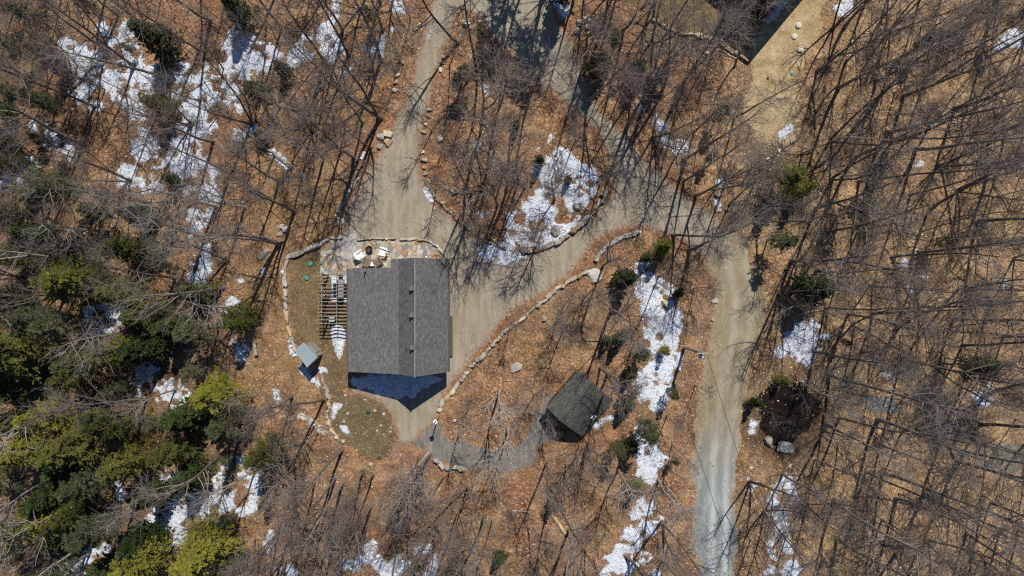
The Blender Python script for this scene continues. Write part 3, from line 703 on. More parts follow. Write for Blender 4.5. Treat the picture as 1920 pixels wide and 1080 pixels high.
# local +x up-right along the right-hand wall, local +y up-left along the lower wall
mb = MB(); mb.box((5.0, 2.0, 3.05), (10, 4.0, 6.1)); mb.box((5.4, 6.6, 2.0), (9.2, 5.2, 4.0)); mb.build('wall', M['siding'], nh)
mb = MB(); mb.box((5.0, 2.1, 6.15), (10.6, 4.5, .14)); mb.box((5.4, 6.85, 4.07), (9.6, 5.0, .14)); mb.build('roof', M['shingle'], nh)
mb = MB(); mb.box((-.035, .95, 2.9), (.07, 1.35, 2.2), bev=.01); wd = mb.build('window', M['white'], nh)
mb = MB(); mb.box((-.06, .95, 2.9), (.05, 1.15, 2.0)); mb.build('pane', M['glass'], wd)
mb = MB(); mb.box((5, -.035, 2.6), (1.6, .07, 1.4), bev=.01); wd = mb.build('window', M['white'], nh)

# ------------------------------------------------------------------ stones and walls
def rock_geo(rng, d, flat=.0):
    g = np.linspace(-1, 1, 4); V = []; idx = {}; F = []
    for ax in range(3):
        for s in (-1, 1):
            loc = np.zeros((4, 4), int)
            for i in range(4):
                for j in range(4):
                    p = [0, 0, 0]; p[ax] = s; p[(ax + 1) % 3] = g[i]; p[(ax + 2) % 3] = g[j]; key = tuple(np.round(p, 3))
                    if key not in idx: idx[key] = len(V); V.append(p)
                    loc[i, j] = idx[key]
            for i in range(3):
                for j in range(3):
                    q = (loc[i, j], loc[i + 1, j], loc[i + 1, j + 1], loc[i, j + 1]); F.append(q if s > 0 else q[::-1])
    V = np.array(V, float); n = V / np.linalg.norm(V, axis=1, keepdims=True)
    r = rng.uniform(.35, .7); V = V * (1 - r) + n * 1.15 * r
    for _ in range(3):
        pl = rng.normal(size=3); pl /= np.linalg.norm(pl); k = rng.uniform(.55, .85); dd = V @ pl - k
        V -= np.outer(np.clip(dd, 0, None), pl)
    V += rng.normal(size=V.shape) * .045
    return V * (np.asarray(d) / 2), np.array(F)
STC = [(.56, .46, .30), (.52, .44, .30), (.60, .53, .40), (.46, .42, .35), (.52, .37, .21), (.42, .39, .34), (.64, .57, .44)]
GRY = [(.50, .47, .41), (.43, .41, .37), (.56, .52, .45), (.52, .45, .33)]
def stone_wall(pts, label, w=.38, ln=(.35, .7), h=.4, cols=STC, rows=1, seed=1, cat='stone wall'):
    rng = np.random.default_rng(seed); p = np.array(smooth(G(pts), False, 6)); seg = np.r_[0, np.cumsum(np.linalg.norm(np.diff(p, axis=0), axis=1))]
    mb = MB(); o = np.array((p[len(p) // 2][0], p[len(p) // 2][1]))
    for row in range(rows):
        s = rng.uniform(0, .2)
        while s < seg[-1]:
            L = rng.uniform(*ln) * rng.choice((.5, .75, 1, 1, 1.15)); t = min(s + L / 2, seg[-1]); x, y = np.interp(t, seg, p[:, 0]), np.interp(t, seg, p[:, 1])
            x2, y2 = np.interp(min(t + .1, seg[-1]), seg, p[:, 0]), np.interp(min(t + .1, seg[-1]), seg, p[:, 1]); x1_, y1_ = np.interp(t - .1, seg, p[:, 0]), np.interp(t - .1, seg, p[:, 1])
            a = math.atan2(y2 - y1_, x2 - x1_) + rng.normal() * .15; ww = w * rng.uniform(.6, 1.15); lat = (row - (rows - 1) / 2) * w * .85 + rng.normal() * .04
            hh = h * rng.uniform(.8, 1.15)
            V, F = rock_geo(rng, (L * 1.14, ww, hh)); c, s_ = math.cos(a), math.sin(a)
            X_ = V[:, 0] * c - V[:, 1] * s_ + x - math.sin(a) * lat - o[0]; Y_ = V[:, 0] * s_ + V[:, 1] * c + y + math.cos(a) * lat - o[1]
            cc = np.array(cols[rng.integers(len(cols))]) * rng.uniform(.55, 1.05)
            mb.add(np.stack([X_, Y_, V[:, 2] + hh * .38], 1), [F], cc); s += L
    ob = mb.build('stone_wall', M['stone'], None, False, (o[0], o[1], 0))
    return tag(ob, label, cat)
stone_wall([(537, 484), (536, 512), (536, 545), (537, 580), (540, 608), (545, 628), (553, 650)], 'single row of pale cut stones along the left side of the lawn', .40, (.55, 1.0), .42, seed=2)
stone_wall([(538, 483), (552, 476), (566, 472), (583, 466), (596, 460)], 'row of large cream blocks at the upper left corner of the lawn', .62, (.9, 1.5), .5, [(.50, .44, .31), (.44, .40, .32)], seed=3)
stone_wall([(596, 461), (608, 453), (622, 448), (643, 445)], 'thin cream stone edging at the upper left of the patio', .26, (.5, .9), .35, seed=4)
stone_wall([(669, 450), (700, 448), (737, 448)], 'cream stone edging between fire pit patio and driveway', .22, (.6, 1.1), .35, seed=5)
stone_wall([(748, 450), (778, 449), (803, 453), (822, 463), (833, 475), (839, 486)], 'curved stone edging at the right end of the patio', .26, (.5, 1.0), .35, seed=6)
stone_wall([(603, 702), (609, 720), (615, 738), (620, 752), (617, 764), (613, 776), (617, 792), (626, 810), (634, 822), (646, 828)], 'curved yellowish stone edging left of the bare lawn below the shed', .34, (.3, .65), .36, seed=7)
stone_wall(W_SOUTH, 'long dry stone wall curving below the driveway toward the house', .42, (.35, .85), .45, rows=1, seed=8)
stone_wall(W_SOUTH2, 'grey boulder wall along the lower right bend of the driveway', .5, (.5, .95), .5, GRY, seed=9)
stone_wall([(974, 472), (1000, 469), (1035, 459), (1070, 438), (1097, 412), (1118, 388), (1136, 366)], 'orange-brown stone wall holding the snowy lower edge of the island', .46, (.45, .9), .6, [(.36, .25, .13), (.40, .32, .20), (.30, .26, .20), (.34, .32, .29)], rows=1, seed=10)
stone_wall([(797, 334), (805, 352), (818, 374), (842, 397), (870, 424), (903, 446)], 'thin stone kerb painted dark as step shadow along the lower left side of the island', .2, (.3, .6), .26, [(.26, .22, .17), (.36, .31, .23), (.20, .17, .13)], seed=19)  # dark stone tones also stand in for the shadow line of a low step
stone_wall([(906, 449), (922, 457), (944, 463)], 'short stone edging left of the snow on the island', .3, (.4, .7), .4, seed=11)
stone_wall([(1222, 36), (1245, 50), (1270, 62), (1292, 68)], 'thin upper stretch of stone terrace wall at the top', .26, (.35, .7), .4, seed=12)
stone_wall([(1292, 66), (1318, 71), (1345, 80), (1370, 95), (1394, 110)], 'terrace wall of pale blocks at the neighbour house shadow', .5, (.45, .9), .55, seed=13)
stone_wall([(1284, 69), (1305, 76), (1330, 86), (1352, 96), (1376, 110)], 'low thin stone kerb below the pale terrace wall', .14, (.35, .8), .2, seed=14)
stone_wall([(811, 858), (822, 864), (829, 873), (842, 876), (856, 877), (868, 881)], 'row of pale grey boulders below the dark footpath', .45, (.5, 1.0), .55, GRY, seed=15)
stone_wall([(608, 517), (607, 535), (608, 553), (607, 575), (608, 598)], 'stacked orange stone row under the left side of the pergola', .38, (.22, .42), .7, [(.46, .27, .13), (.42, .31, .19), (.38, .24, .13), (.47, .37, .24)], seed=16)
stone_wall([(640, 430), (637, 412), (633, 400), (644, 380), (660, 352), (672, 336)], 'broken line of pale stones left of the wide driveway', .3, (.35, .8), .3, GRY, seed=17)
stone_wall([(557, 778), (572, 782), (588, 792), (602, 806), (612, 812)], 'low pale rubble line left of the bare lawn', .34, (.2, .4), .22, GRY, rows=2, seed=18)
ROCKS = [  # px, py, length, width, height (m), angle, colour index, name
    (1112, 518, 1.5, 1.25, .45, 20, 'large pale flat slab rock on the leafy bank by the driveway wall', 2), (495, 477, 1.35, .55, .4, 35, 'long mossy yellow-grey rock left of the lawn', 3),
    (728, 252, .62, .9, .45, 80, 'large cream boulder beside the left edge of the driveway', 0), (727, 268, .7, .8, .5, 60, 'large brown-grey boulder below the cream one by the driveway', 4),
    (746, 142, .5, .38, .3, 30, None, 0), (742, 154, .5, .36, .3, 20, None, 1), (740, 169, .36, .36, .25, 0, None, 2), (755, 118, .34, .34, .25, 0, None, 5), (780, 55, .4, .3, .25, 40, None, 4), (786, 47, .5, .25, .25, 50, None, 2),
    (715, 258, .8, .6, .5, 10, None, 5), (713, 274, .6, .5, .4, 60, None, 5), (680, 292, .8, .5, .3, 70, None, 2), (806, 207, .35, .6, .3, 80, None, 0), (803, 218, .3, .4, .3, 10, None, 4), (799, 233, .3, .3, .25, 0, None, 2),
    (795, 248, .3, .55, .3, 70, None, 4), (793, 286, .35, .35, .25, 0, None, 6), (795, 300, .32, .75, .3, 80, None, 0), (796, 314, .3, .4, .25, 80, None, 4), (798, 325, .45, .4, .3, 20, None, 5), (804, 340, .5, .35, .3, 130, None, 4), (815, 366, .5, .3, .25, 150, None, 0), (830, 381, .4, .3, .25, 0, None, 6),
    (825, 131, .4, .45, .3, 0, None, 6), (832, 108, .3, .4, .25, 70, None, 5), (829, 118, .3, .6, .25, 80, None, 4), (875, 45, .45, .8, .5, 70, None, 2), (881, 52, .3, .3, .3, 0, None, 6), (899, 42, .45, .3, .25, 0, None, 2),
    (853, 357, .6, .65, .5, 20, None, 0), (878, 381, .5, .5, .4, 0, None, 3), (1082, 390, .55, .55, .45, 0, None, 3), (1041, 434, .7, .85, .5, 30, None, 3), (1000, 424, .55, .5, .35, 0, None, 5), (1124, 378, .5, .45, .5, 20, None, 0), (1132, 362, .7, .5, .5, 60, None, 3), (930, 455, .9, .5, .5, 150, None, 4),
    (825, 261, .6, .5, .4, 20, None, 2), (1020, 597, .45, .45, .4, 20, None, 3), (967, 688, 1.2, .8, .4, 30, None, 3), (1088, 45, .8, .6, .5, 0, None, 3), (1082, 60, .55, .55, .4, 0, None, 3), (1102, 38, .6, .7, .5, 40, None, 3), (1101, 52, .4, .5, .4, 0, None, 3),
    (1470, 838, 1.7, .95, .55, 170, 'pale wedge-shaped boulder at the lower edge of the dark pool', 3), (1441, 828, .75, 1.0, .6, 20, 'rounded brown boulder left of the wedge-shaped boulder by the pool', 5), (1545, 799, .55, .7, .4, 0, None, 3), (1838, 418, 1.0, .55, .5, 0, None, 3),
    (1440, 300, .4, .4, .25, 0, None, 2), (1461, 285, .55, .45, .3, 20, None, 2), (1470, 279, .4, .4, .3, 0, None, 5), (1457, 291, .4, .25, .2, 10, None, 6), (1486, 265, .5, .45, .3, 0, None, 3), (1449, 305, .35, .3, .2, 0, None, 0), (1442, 320, .4, .35, .25, 0, None, 2), (1398, 342, .4, .3, .2, 0, None, 2),
    (1347, 393, .6, .5, .3, 0, None, 2), (1363, 392, .4, .35, .25, 0, None, 1), (1340, 565, .6, .45, .2, 20, None, 2), (1336, 600, .4, .3, .2, 0, None, 5), (1346, 366, .6, .35, .3, 10, None, 3), (1265, 67, .3, .25, .2, 0, None, 4), (1325, 100, .4, .3, .25, 0, None, 2), (1342, 85, .25, .25, .2, 0, None, 6),
    (640, 415, .8, .55, .4, 90, None, 2), (530, 425, .5, .5, .3, 0, None, 3), (537, 430, .6, .5, .3, 10, None, 2), (525, 440, .5, .35, .3, 10, None, 6), (645, 790, .3, .3, .2, 0, None, 4), (652, 775, .26, .25, .2, 0, None, 6), (720, 776, .25, .25, .2, 0, None, 6), (648, 741, .3, .25, .15, 10, None, 0), (685, 750, .3, .2, .15, 10, None, 0),
    (707, 807, .2, .2, .12, 0, None, 6), (732, 809, .22, .2, .12, 0, None, 0), (720, 815, .25, .15, .12, 0, None, 0), (714, 798, .3, .18, .12, 30, None, 0), (703, 770, .3, .25, .15, 0, None, 4), (696, 870, .3, .3, .2, 0, None, 2), (545, 785, .7, .35, .2, 10, None, 4), (853, 788, .3, .25, .2, 0, None, 6), (1855, 580, .5, .3, .2, 100, None, 6), (1445, 975, .4, .6, .4, 80, None, 4), (1453, 997, .35, .4, .3, 0, None, 0), (1464, 947, .4, .3, .3, 0, None, 4)]

# ------------------------------------------------------------------ poles, cables and oddments
up = thing('utility_pole', 'tall grey wooden utility pole with a steel transformer left of the dirt road', 'utility pole', (gx(1283), gy(651), 0))
mb = MB(); mb.tube([(0, 0, 0), (0, 0, 3), (0.02, 0, 6.3)], [.15, .135, .11], 12); mb.build('pole', M['weathered'], up)
mb = MB(); mb.lathe([(.17, 0), (.20, .03), (.20, .62), (.17, .68), (.05, .70)], (.05, -.34, 5.1), 18); tf = mb.build('transformer', M['galv'], up, True)
mb = MB(); mb.tube([(.05, -.34, 5.78), (.05, -.34, 5.98)], [.035, .02], 8); mb.tube([(.13, -.38, 5.76), (.13, -.38, 5.9)], [.03, .02], 8); mb.build('insulator', M['white'], tf)
mb = MB(); mb.box((.05, -.16, 5.4), (.08, .26, .1)); mb.build('bracket', M['galv'], up)
mb = MB(); mb.box((.0, .02, 6.1), (.9, .09, .1)); mb.build('crossarm', M['weathered'], up)
def cable(a, b, sag, r, label, m='wire', name='cable'):
    a = np.array(a, float); b = np.array(b, float); t = np.linspace(0, 1, 24)[:, None]
    p = a * (1 - t) + b * t; p[:, 2:] -= sag * 4 * t * (1 - t); o = p[0].copy(); mb = MB(); mb.tube(p - o, np.full(24, r), 5)
    return tag(mb.build(name, M[m], None, False, tuple(o)), label, 'cable')
tp = np.array((gx(1283), gy(651), 6.1))
cable(tp + (.35, -.02, .05), (gx(1440), gy(1110), 6.6), .7, .022, 'black overhead cable running down from the utility pole across the dirt road')
cable(tp + (0, .1, -.4), (gx(1300), gy(516), .02), .0, .014, 'pale guy wire running straight up the leafy verge from the utility pole', 'galv', 'guy_wire')
lp = thing('post_lamp', 'slim post with a round white and blue head beside the footpath fork', 'post', (gx(823.5), gy(778), 0))
mb = MB(); mb.tube([(0, 0, 0), (0, 0, 3.35)], [.06, .05], 8); mb.build('post', M['weathered'], lp)
mb = MB(); mb.lathe([(.06, 3.3), (.2, 3.36), (.225, 3.45), (.20, 3.56), (.12, 3.62), (.02, 3.64)], (0, 0, 0), 22); hd = mb.build('head', M['white'], lp, True)
mb = MB(); mb.box((0, 0, 3.63), (.36, .10, .04), math.radians(55), bev=.01); mb.build('stripe', M['blue'], hd)
bn = thing('log_bench', 'weathered split-log bench on two legs in the leaves left of the shed', 'bench', (gx(478, .45), gy(654.5, .45), 0), math.radians(98))
mb = MB(); mb.box((0, 0, .45), (1.2, .30, .10), bev=.03); mb.build('seat', M['weathered'], bn)
for s in (-.42, .42):
    mb = MB(); mb.box((s, 0, .21), (.10, .26, .42), bev=.02); mb.build('leg', M['weathered'], bn)
yt = thing('yellow_sled', 'long yellow and dark plastic sled lying on the snow bank', 'sled', (gx(1246), gy(570), .26), math.radians(125))
mb = MB(); mb.box((0, 0, .0), (.75, .16, .05), bev=.02); mb.box((.42, 0, .04), (.14, .15, .05), tilt=0, bev=.02); mb.build('hull', M['yellow'], yt)
mb = MB(); mb.box((-.12, .04, .035), (.45, .10, .04), bev=.01); mb.build('seat_pad', M['green_dark'], yt)
sp = thing('split_log', 'freshly split yellow log lying in the leaves at the bottom of the photo', 'log', (gx(1050), gy(984), .12), math.radians(-56))
mb = MB(); mb.box((0, 0, .0), (1.9, .22, .18), bev=.03); mb.build('cut_face', M['cut_wood'], sp)
mb = MB(); mb.tube([(-.95, -.13, -.03), (.93, -.15, -.03)], [.12, .11], 8); mb.build('log_bark', M['bark'], sp)
def log(a, b, r, m, label, name='fallen_log', branch=0, seed=0):
    rng = np.random.default_rng(seed + 50); A = np.array((gx(a[0]), gy(a[1]))); Bp = np.array((gx(b[0]), gy(b[1]))); L = np.linalg.norm(Bp - A)
    t = np.linspace(0, 1, 9); pts = np.c_[t * L, rng.normal(size=9) * .012 * L, np.full(9, r * .8 + .02)]; pts[0, 1] = pts[-1, 1] = 0
    mb = MB(); mb.tube(pts, np.linspace(r, r * .45, 9), 8)
    for k in range(branch):
        s = rng.uniform(.45, .97); d = rng.choice((-1, 1)) * rng.uniform(.3, .8); q = np.array((s * L, 0, r)); l_ = rng.uniform(.5, 1.4)
        mb.tube([q, q + (l_ * .5 * math.cos(d), l_ * .5 * math.sin(d), .12), q + (l_ * math.cos(d * 1.2), l_ * math.sin(d * 1.2), .3)], [r * .4, r * .25, r * .1], 5)
    o = mb.build(name, M[m], None, True, (A[0], A[1], 0), math.atan2(Bp[1] - A[1], Bp[0] - A[0]))
    return tag(o, label, 'log', 'fallen logs in the woods')
log((548, 316), (455, 240), .17, 'bark_pale', 'long pale fallen trunk with snow along it left of the driveway', branch=6)
log((1740, 573), (1905, 506), .085, 'bark_pale', 'very long thin white birch log lying in the right-hand wood', branch=2, seed=1)
log((1717, 572), (1680, 515), .09, 'bark', 'short grey log pointing at the left end of the birch log', seed=2)
log((960, 957), (995, 961), .07, 'bark_pale', 'short pale log left of the split yellow log', seed=3)
log((688, 53), (680, 24), .07, 'bark_pale', 'short white log near the top left of the driveway', seed=4)
log((552, 312), (558, 292), .06, 'bark_pale', 'pale stick crossing the lower end of the snowy fallen trunk', seed=5)
log((534, 345), (552, 315), .06, 'bark_pale', 'pale branch below the lower end of the snowy fallen trunk', branch=3, seed=6)
log((935, 732), (908, 772), .11, 'bark_pale', 'pale dead branch forked at its end above the footpath', branch=7, seed=7)
log((955, 800), (948, 838), .10, 'bark_pale', 'pale broken snag lying beside the dark footpath', branch=6, seed=8)
log((1148, 645), (1168, 640), .06, 'bark_pale', 'short white branch in the leaves above the cabin', branch=5, seed=9)
log((1170, 600), (1184, 640), .05, 'bark_pale', 'curved white branch left of the long snow bank', branch=3, seed=10)
log((1238, 862), (1290, 905), .05, 'bark_pale', 'thin white branch slanting toward the dirt road, upper of two', branch=2, seed=11)
log((1242, 900), (1300, 975), .05, 'bark_pale', 'thin white branch slanting toward the dirt road, lower of two', branch=2, seed=12)
log((130, 175), (205, 100), .18, 'bark', 'dark thick fallen trunk lying across the upper left snow', branch=2, seed=13)
log((1135, 1000), (1105, 1060), .12, 'bark', 'brown log beside the snow at the bottom edge', branch=4, seed=14)
log((1520, 853), (1566, 880), .045, 'bark_pale', 'thin white stick in the leaves right of the wedge-shaped boulder', branch=2, seed=15)
log((1517, 900), (1545, 922), .04, 'bark_pale', 'thin white stick right of the narrow snow bank', branch=1, seed=16)
log((1320, 195), (1362, 196), .06, 'bark', 'dark stick in the wood left of the straw lawn', branch=3, seed=17)
log((772, 80), (768, 74), .05, 'bark_pale', 'stub of pale wood at the driveway verge', seed=18) if False else None
log((808, 70), (802, 76), .035, 'white', 'short white stick lying on the upper driveway', seed=19) if False else None

# ------------------------------------------------------------------ landmarks that let a label single a thing out
LM = [(690, 467, 'the black fire pit'), (577, 508, 'the two green lawn lids'), (574, 667, 'the metal-roofed shed'), (652, 700, "the grey house's lower left corner"), (842, 698, "the grey house's lower right corner"),
      (842, 487, "the grey house's upper right corner"), (478, 657, 'the log bench'), (690, 772, 'the dark green lawn lid'), (815, 792, 'the round-headed post'), (840, 870, 'the boulder row below the footpath'),
      (1090, 760, 'the small cabin'), (1290, 655, 'the utility pole'), (1112, 518, 'the flat slab rock'), (1245, 570, 'the yellow sled'), (1215, 860, 'the snow bank below the cabin'),
      (1180, 1040, 'the lowest snow bank left of the road'), (1470, 950, 'the narrow snow bank right of the road'), (1500, 650, 'the kite-shaped snow patch'), (1842, 742, 'the snow patch at the far right'),
      (1655, 760, 'the blue icy puddle'), (1870, 858, 'the broad grey ledge'), (1488, 340, 'the bright green twin pine'), (1489, 70, 'the three concrete lids'), (1400, 106, 'the neighbour house shadow tip'),
      (1330, 76, 'the terrace wall of pale blocks'), (1273, 275, 'the rounded snow patch at upper middle'), (1197, 203, 'the lone snow scrap by the side drive'), (1040, 400, 'the snow bank on the driveway island'),
      (880, 40, 'the upper tip of the driveway island'), (507, 280, 'the snowy fallen trunk'), (727, 260, 'the twin boulders by the driveway'), (620, 65, 'the long snow strip at the top'), (722, 75, 'the slanting snow strip by the driveway'),
      (290, 65, 'the dark spruce in the snow'), (200, 130, 'the broad upper left snowfield'), (370, 300, 'the long snow band right of the snowfield'), (370, 470, 'the thin snow tail left of the lawn'), (205, 600, 'the snow ring among the hemlocks'),
      (305, 730, 'the snow patch left of the shed'), (380, 940, 'the snow hollow at lower left'), (500, 838, 'the lone hemlock below the bench'), (745, 968, 'the small green shrub below the footpath'), (1050, 985, 'the split yellow log'),
      (1820, 540, 'the long white birch log'), (1340, 720, 'the middle of the dirt road'), (1345, 1000, 'the pale end of the dirt road'), (1360, 500, 'the road fork'), (1475, 840, 'the wedge-shaped boulder'),
      (1485, 780, 'the dark pool'), (495, 477, 'the long mossy rock'), (550, 480, 'the cream block corner of the lawn'), (1472, 248, 'the oval snow patch on the straw lawn'), (1900, 80, 'the snow patch at upper right'), (1727, 308, 'the small snow scrap in the right wood'),
      (1838, 418, 'the boulder in the right wood'), (720, 1050, 'the snow at the bottom edge'), (10, 10, "the photo's top left corner"), (10, 1070, "the photo's bottom left corner"), (1910, 1070, "the photo's bottom right corner"), (1910, 10, "the photo's top right corner"), (1000, 1075, "the photo's bottom centre"), (1100, 5, 'the top edge left of the neighbour lawn'), (1640, 1075, 'the bottom edge right of the road'), (1915, 560, "the photo's right edge centre"), (5, 540, "the photo's left edge centre")]
SECT = ['right of', 'above and right of', 'above', 'above and left of', 'left of', 'below and left of', 'below', 'below and right of']
ORD = ['nearest', 'second nearest', 'third nearest', 'fourth nearest', 'fifth nearest', 'sixth nearest', 'seventh nearest']
def locate(objs, kinds, noun):
    """objs: list of (object, px, py, look). A label = look + side of a landmark + its rank there among the same kind"""
    pos = np.array([(p, q) for _, p, q, _ in objs], float); n = len(objs); best = [[] for _ in range(n)]
    for li, (lx, ly, ph) in enumerate(LM):
        d = pos - (lx, ly); r = np.hypot(*d.T); s = (np.round(np.degrees(np.arctan2(-d[:, 1], d[:, 0])) / 45).astype(int)) % 8
        for k in range(8):
            ii = np.where((s == k) & (r > 6))[0]; ii = ii[np.argsort(r[ii])]
            for rank, i in enumerate(ii[:7]): best[i].append((rank + r[i] / 130.0, rank, k, li))
    for i, (o, p, q, look) in enumerate(objs):
        c = sorted(best[i])
        l = look
        for _, rank, k, li in c:
            l = f"{look} {SECT[k]} {LM[li][2]}, {ORD[rank]} {noun}"
            if len(l.split()) <= 16: break
        if len(l.split()) > 16: l = ' '.join(look.split()[-2:]) + l[len(look):]
        o['label'] = l; o['category'] = kinds
rock_objs = []; rr = np.random.default_rng(5)
rcols = [(.48, .42, .30), (.40, .33, .22), (.52, .48, .40), (.37, .345, .29), (.40, .29, .17), (.34, .31, .265), (.55, .51, .43)]
for (px, py, l_, w_, h_, a_, lab, ci) in ROCKS:
    V, F = rock_geo(rr, (l_, w_, h_ * 1.3)); mb = MB(); mb.add(V, [F], np.array(rcols[ci]) * rr.uniform(.9, 1.08))
    o = mb.build('boulder', M['stone'], None, False, (gx(px), gy(py), h_ * .32), math.radians(a_)); o['category'] = 'boulder'
    if lab: o['label'] = lab
    else:
        o['group'] = 'loose stones along drives, walls and lawns'
        rock_objs.append((o, px, py, ['cream stone', 'tan stone', 'pale stone', 'grey stone', 'orange-brown stone', 'dull grey stone', 'whitish stone'][ci]))
locate(rock_objs, 'stone', 'loose stone')

# ------------------------------------------------------------------ trees
def kids(Pn, Rn, idx, t, ang, L, K, up, wob, r0, r1, rng):
    n = len(idx); k0 = Pn.shape[1]; f = np.clip(t * (k0 - 1), 0, k0 - 1.001); i = f.astype(int); a = (f - i)[:, None]
    p = Pn[idx, i] * (1 - a) + Pn[idx, i + 1] * a; T = Pn[idx, i + 1] - Pn[idx, i]; T /= np.linalg.norm(T, axis=1, keepdims=True) + 1e-9
    pr = Rn[idx, i] * (1 - a[:, 0]) + Rn[idx, i + 1] * a[:, 0]
    v = rng.normal(size=(n, 3)); v -= (v * T).sum(1, keepdims=True) * T; v /= np.linalg.norm(v, axis=1, keepdims=True)
    d = T * np.cos(ang)[:, None] + v * np.sin(ang)[:, None]; out = [p]
    for k in range(K - 1):
        d = d + rng.normal(size=(n, 3)) * wob; d[:, 2] += up; d /= np.linalg.norm(d, axis=1, keepdims=True)
        p = p + d * (L / (K - 1))[:, None]; out.append(p)
    s = np.linspace(0, 1, K)[None]; rs = np.minimum(pr * .75, r0)[:, None]
    return np.stack(out, 1), rs * (1 - s) + np.minimum(rs, r1) * s
def bare_tree(seed, H, stems=1, low=.42, spread=.30, bend=0.0, tw=.66, fork=False, r0=None):
    rng = np.random.default_rng(seed); K = 11; Ps = []; Rs = []
    r0 = (r0 or .0105 * H) * .84
    for s in range(stems):
        a = rng.uniform(0, 6.28) if stems == 1 else s * 6.28 / stems + rng.normal() * .3
        tilt = (rng.uniform(.01, .05) if stems == 1 else rng.uniform(.10, .2)) + bend
        z = np.linspace(0, 1, K); h = H * (1 if s == 0 else rng.uniform(.8, .98))
        off_ = np.sin(z * math.pi * .5) * tilt * h; w = np.cumsum(np.cumsum(rng.normal(size=(K, 2)) * .0026 * H, 0) * .55 + rng.normal(size=(K, 2)) * .0022 * H, 0); w[0] = 0
        x = np.cos(a) * off_ + w[:, 0]; y = np.sin(a) * off_ + w[:, 1]
        if stems > 1: x += math.cos(a) * r0 * .8; y += math.sin(a) * r0 * .8
        Ps.append(np.stack([x, y, z * h - .1], 1)); rr_ = r0 * (1 - z) ** .8 * (.8 if stems > 1 else 1) + .02; rr_[0] *= 1.35; Rs.append(rr_)
    if fork:
        p = Ps[0].copy(); k = rng.integers(3, 5); dirn = rng.normal(size=2); dirn /= np.linalg.norm(dirn)
        z = np.linspace(0, 1, K); q = np.array([np.interp(z * (K - 1 - k) + k, np.arange(K), p[:, j]) for j in range(3)]).T
        q[:, :2] += np.outer(np.sin(z * math.pi / 2) * H * .15, dirn); Ps.append(q); Rs.append(np.interp(z * (K - 1 - k) + k, np.arange(K), Rs[0]) * .85)
    Pn = np.stack(Ps); Rn = np.stack(Rs); ns = len(Ps)
    nl = int(15 / max(1, ns * .7)); idx = np.repeat(np.arange(ns), nl); t = rng.uniform(low, .97, len(idx))
    L = H * spread * (1.25 - .85 * (t - low) / (1 - low)) * rng.uniform(.65, 1.15, len(idx))
    P1, R1 = kids(Pn, Rn, idx, t, np.radians(rng.uniform(35, 68, len(idx))), L, 7, .10, .09, .30 * r0 + .012, .014, rng)
    tr = [(Pn, Rn, 9)]; cr = [(P1, R1, 5)]
    i2 = np.repeat(np.arange(len(P1)), int(7 * tw + .3)); t2 = rng.uniform(.18, 1, len(i2)); L2 = L[i2] * rng.uniform(.28, .52, len(i2)) * (1.2 - .5 * t2)
    P2, R2 = kids(P1, R1, i2, t2, np.radians(rng.uniform(25, 60, len(i2))), L2, 5, .08, .14, .026, .010, rng); cr.append((P2, R2, 4))
    i3 = np.repeat(np.arange(len(P2)), int(6 * tw - .4)); t3 = rng.uniform(.15, 1, len(i3)); L3 = rng.uniform(.55, 1.35, len(i3))
    P3, R3 = kids(P2, R2, i3, t3, np.radians(rng.uniform(25, 60, len(i3))), L3, 3, .06, .15, .0135, .0075, rng); cr.append((P3, R3, 3))
    i4 = np.arange(0, len(P3), 2); t4 = rng.uniform(.3, 1, len(i4)); L4 = rng.uniform(.3, .7, len(i4))
    P4, R4 = kids(P3, R3, i4, t4, np.radians(rng.uniform(25, 60, len(i4))), L4, 2, .05, .1, .0075, .0045, rng); cr.append((P4, R4, 3))
    def asm(lst):
        V = []; F = []; b = 0
        for p_, r_, s_ in lst:
            v, f = tubes(p_, r_, s_); V.append(v); F.append(f + b); b += len(v)
        return np.concatenate(V), np.concatenate(F)
    return asm(tr), asm(cr)
PROTO = {}
def reg(key, look, geo, mt, mc, H):
    (V, F), (V2, F2) = geo
    PROTO[key] = (look, new_mesh('trunk', V, [F], [M[mt]], True), new_mesh('crown', V2, [F2], [M[mc]], True), H)
reg('a', 'tall straight bare tree', bare_tree(1, 16, spread=.26), 'bark', 'twig', 16)
reg('b', 'tall slender bare tree', bare_tree(2, 15, low=.5, spread=.22, r0=.12), 'bark_dark', 'twig', 15)
reg('c', 'forked bare tree', bare_tree(3, 15, fork=True, low=.4, spread=.27), 'bark', 'twig', 15)
reg('d', 'broad-crowned bare tree', bare_tree(4, 14.5, low=.35, spread=.36, r0=.19), 'bark', 'twig', 14.5)
reg('e', 'twin-stemmed bare tree', bare_tree(5, 14, stems=2, low=.4, spread=.26), 'bark_dark', 'twig', 14)
reg('f', 'leaning bare tree', bare_tree(6, 14, bend=.16, low=.4, spread=.28), 'bark_dark', 'twig', 14)
reg('g', 'slim young bare tree', bare_tree(7, 10, low=.35, spread=.25, r0=.075, tw=.72), 'bark', 'twig', 10)
reg('h', 'three-stemmed bare tree', bare_tree(8, 12, stems=3, low=.35, spread=.24, r0=.11), 'bark_dark', 'twig', 12)
reg('p', 'pale-barked bare tree', bare_tree(9, 14, low=.4, spread=.32, r0=.15), 'bark_pale', 'twig_pale', 14)
reg('q', 'pale forked bare tree', bare_tree(10, 13, fork=True, low=.38, spread=.32, r0=.14), 'bark_pale', 'twig_pale', 13)
reg('r', 'small crooked bare tree', bare_tree(11, 8.5, bend=.12, low=.3, spread=.32, r0=.07, tw=.72), 'bark', 'twig', 8.5)
reg('s', 'tall thin-stemmed bare tree', bare_tree(12, 16.5, low=.55, spread=.2, r0=.13), 'bark', 'twig', 16.5)
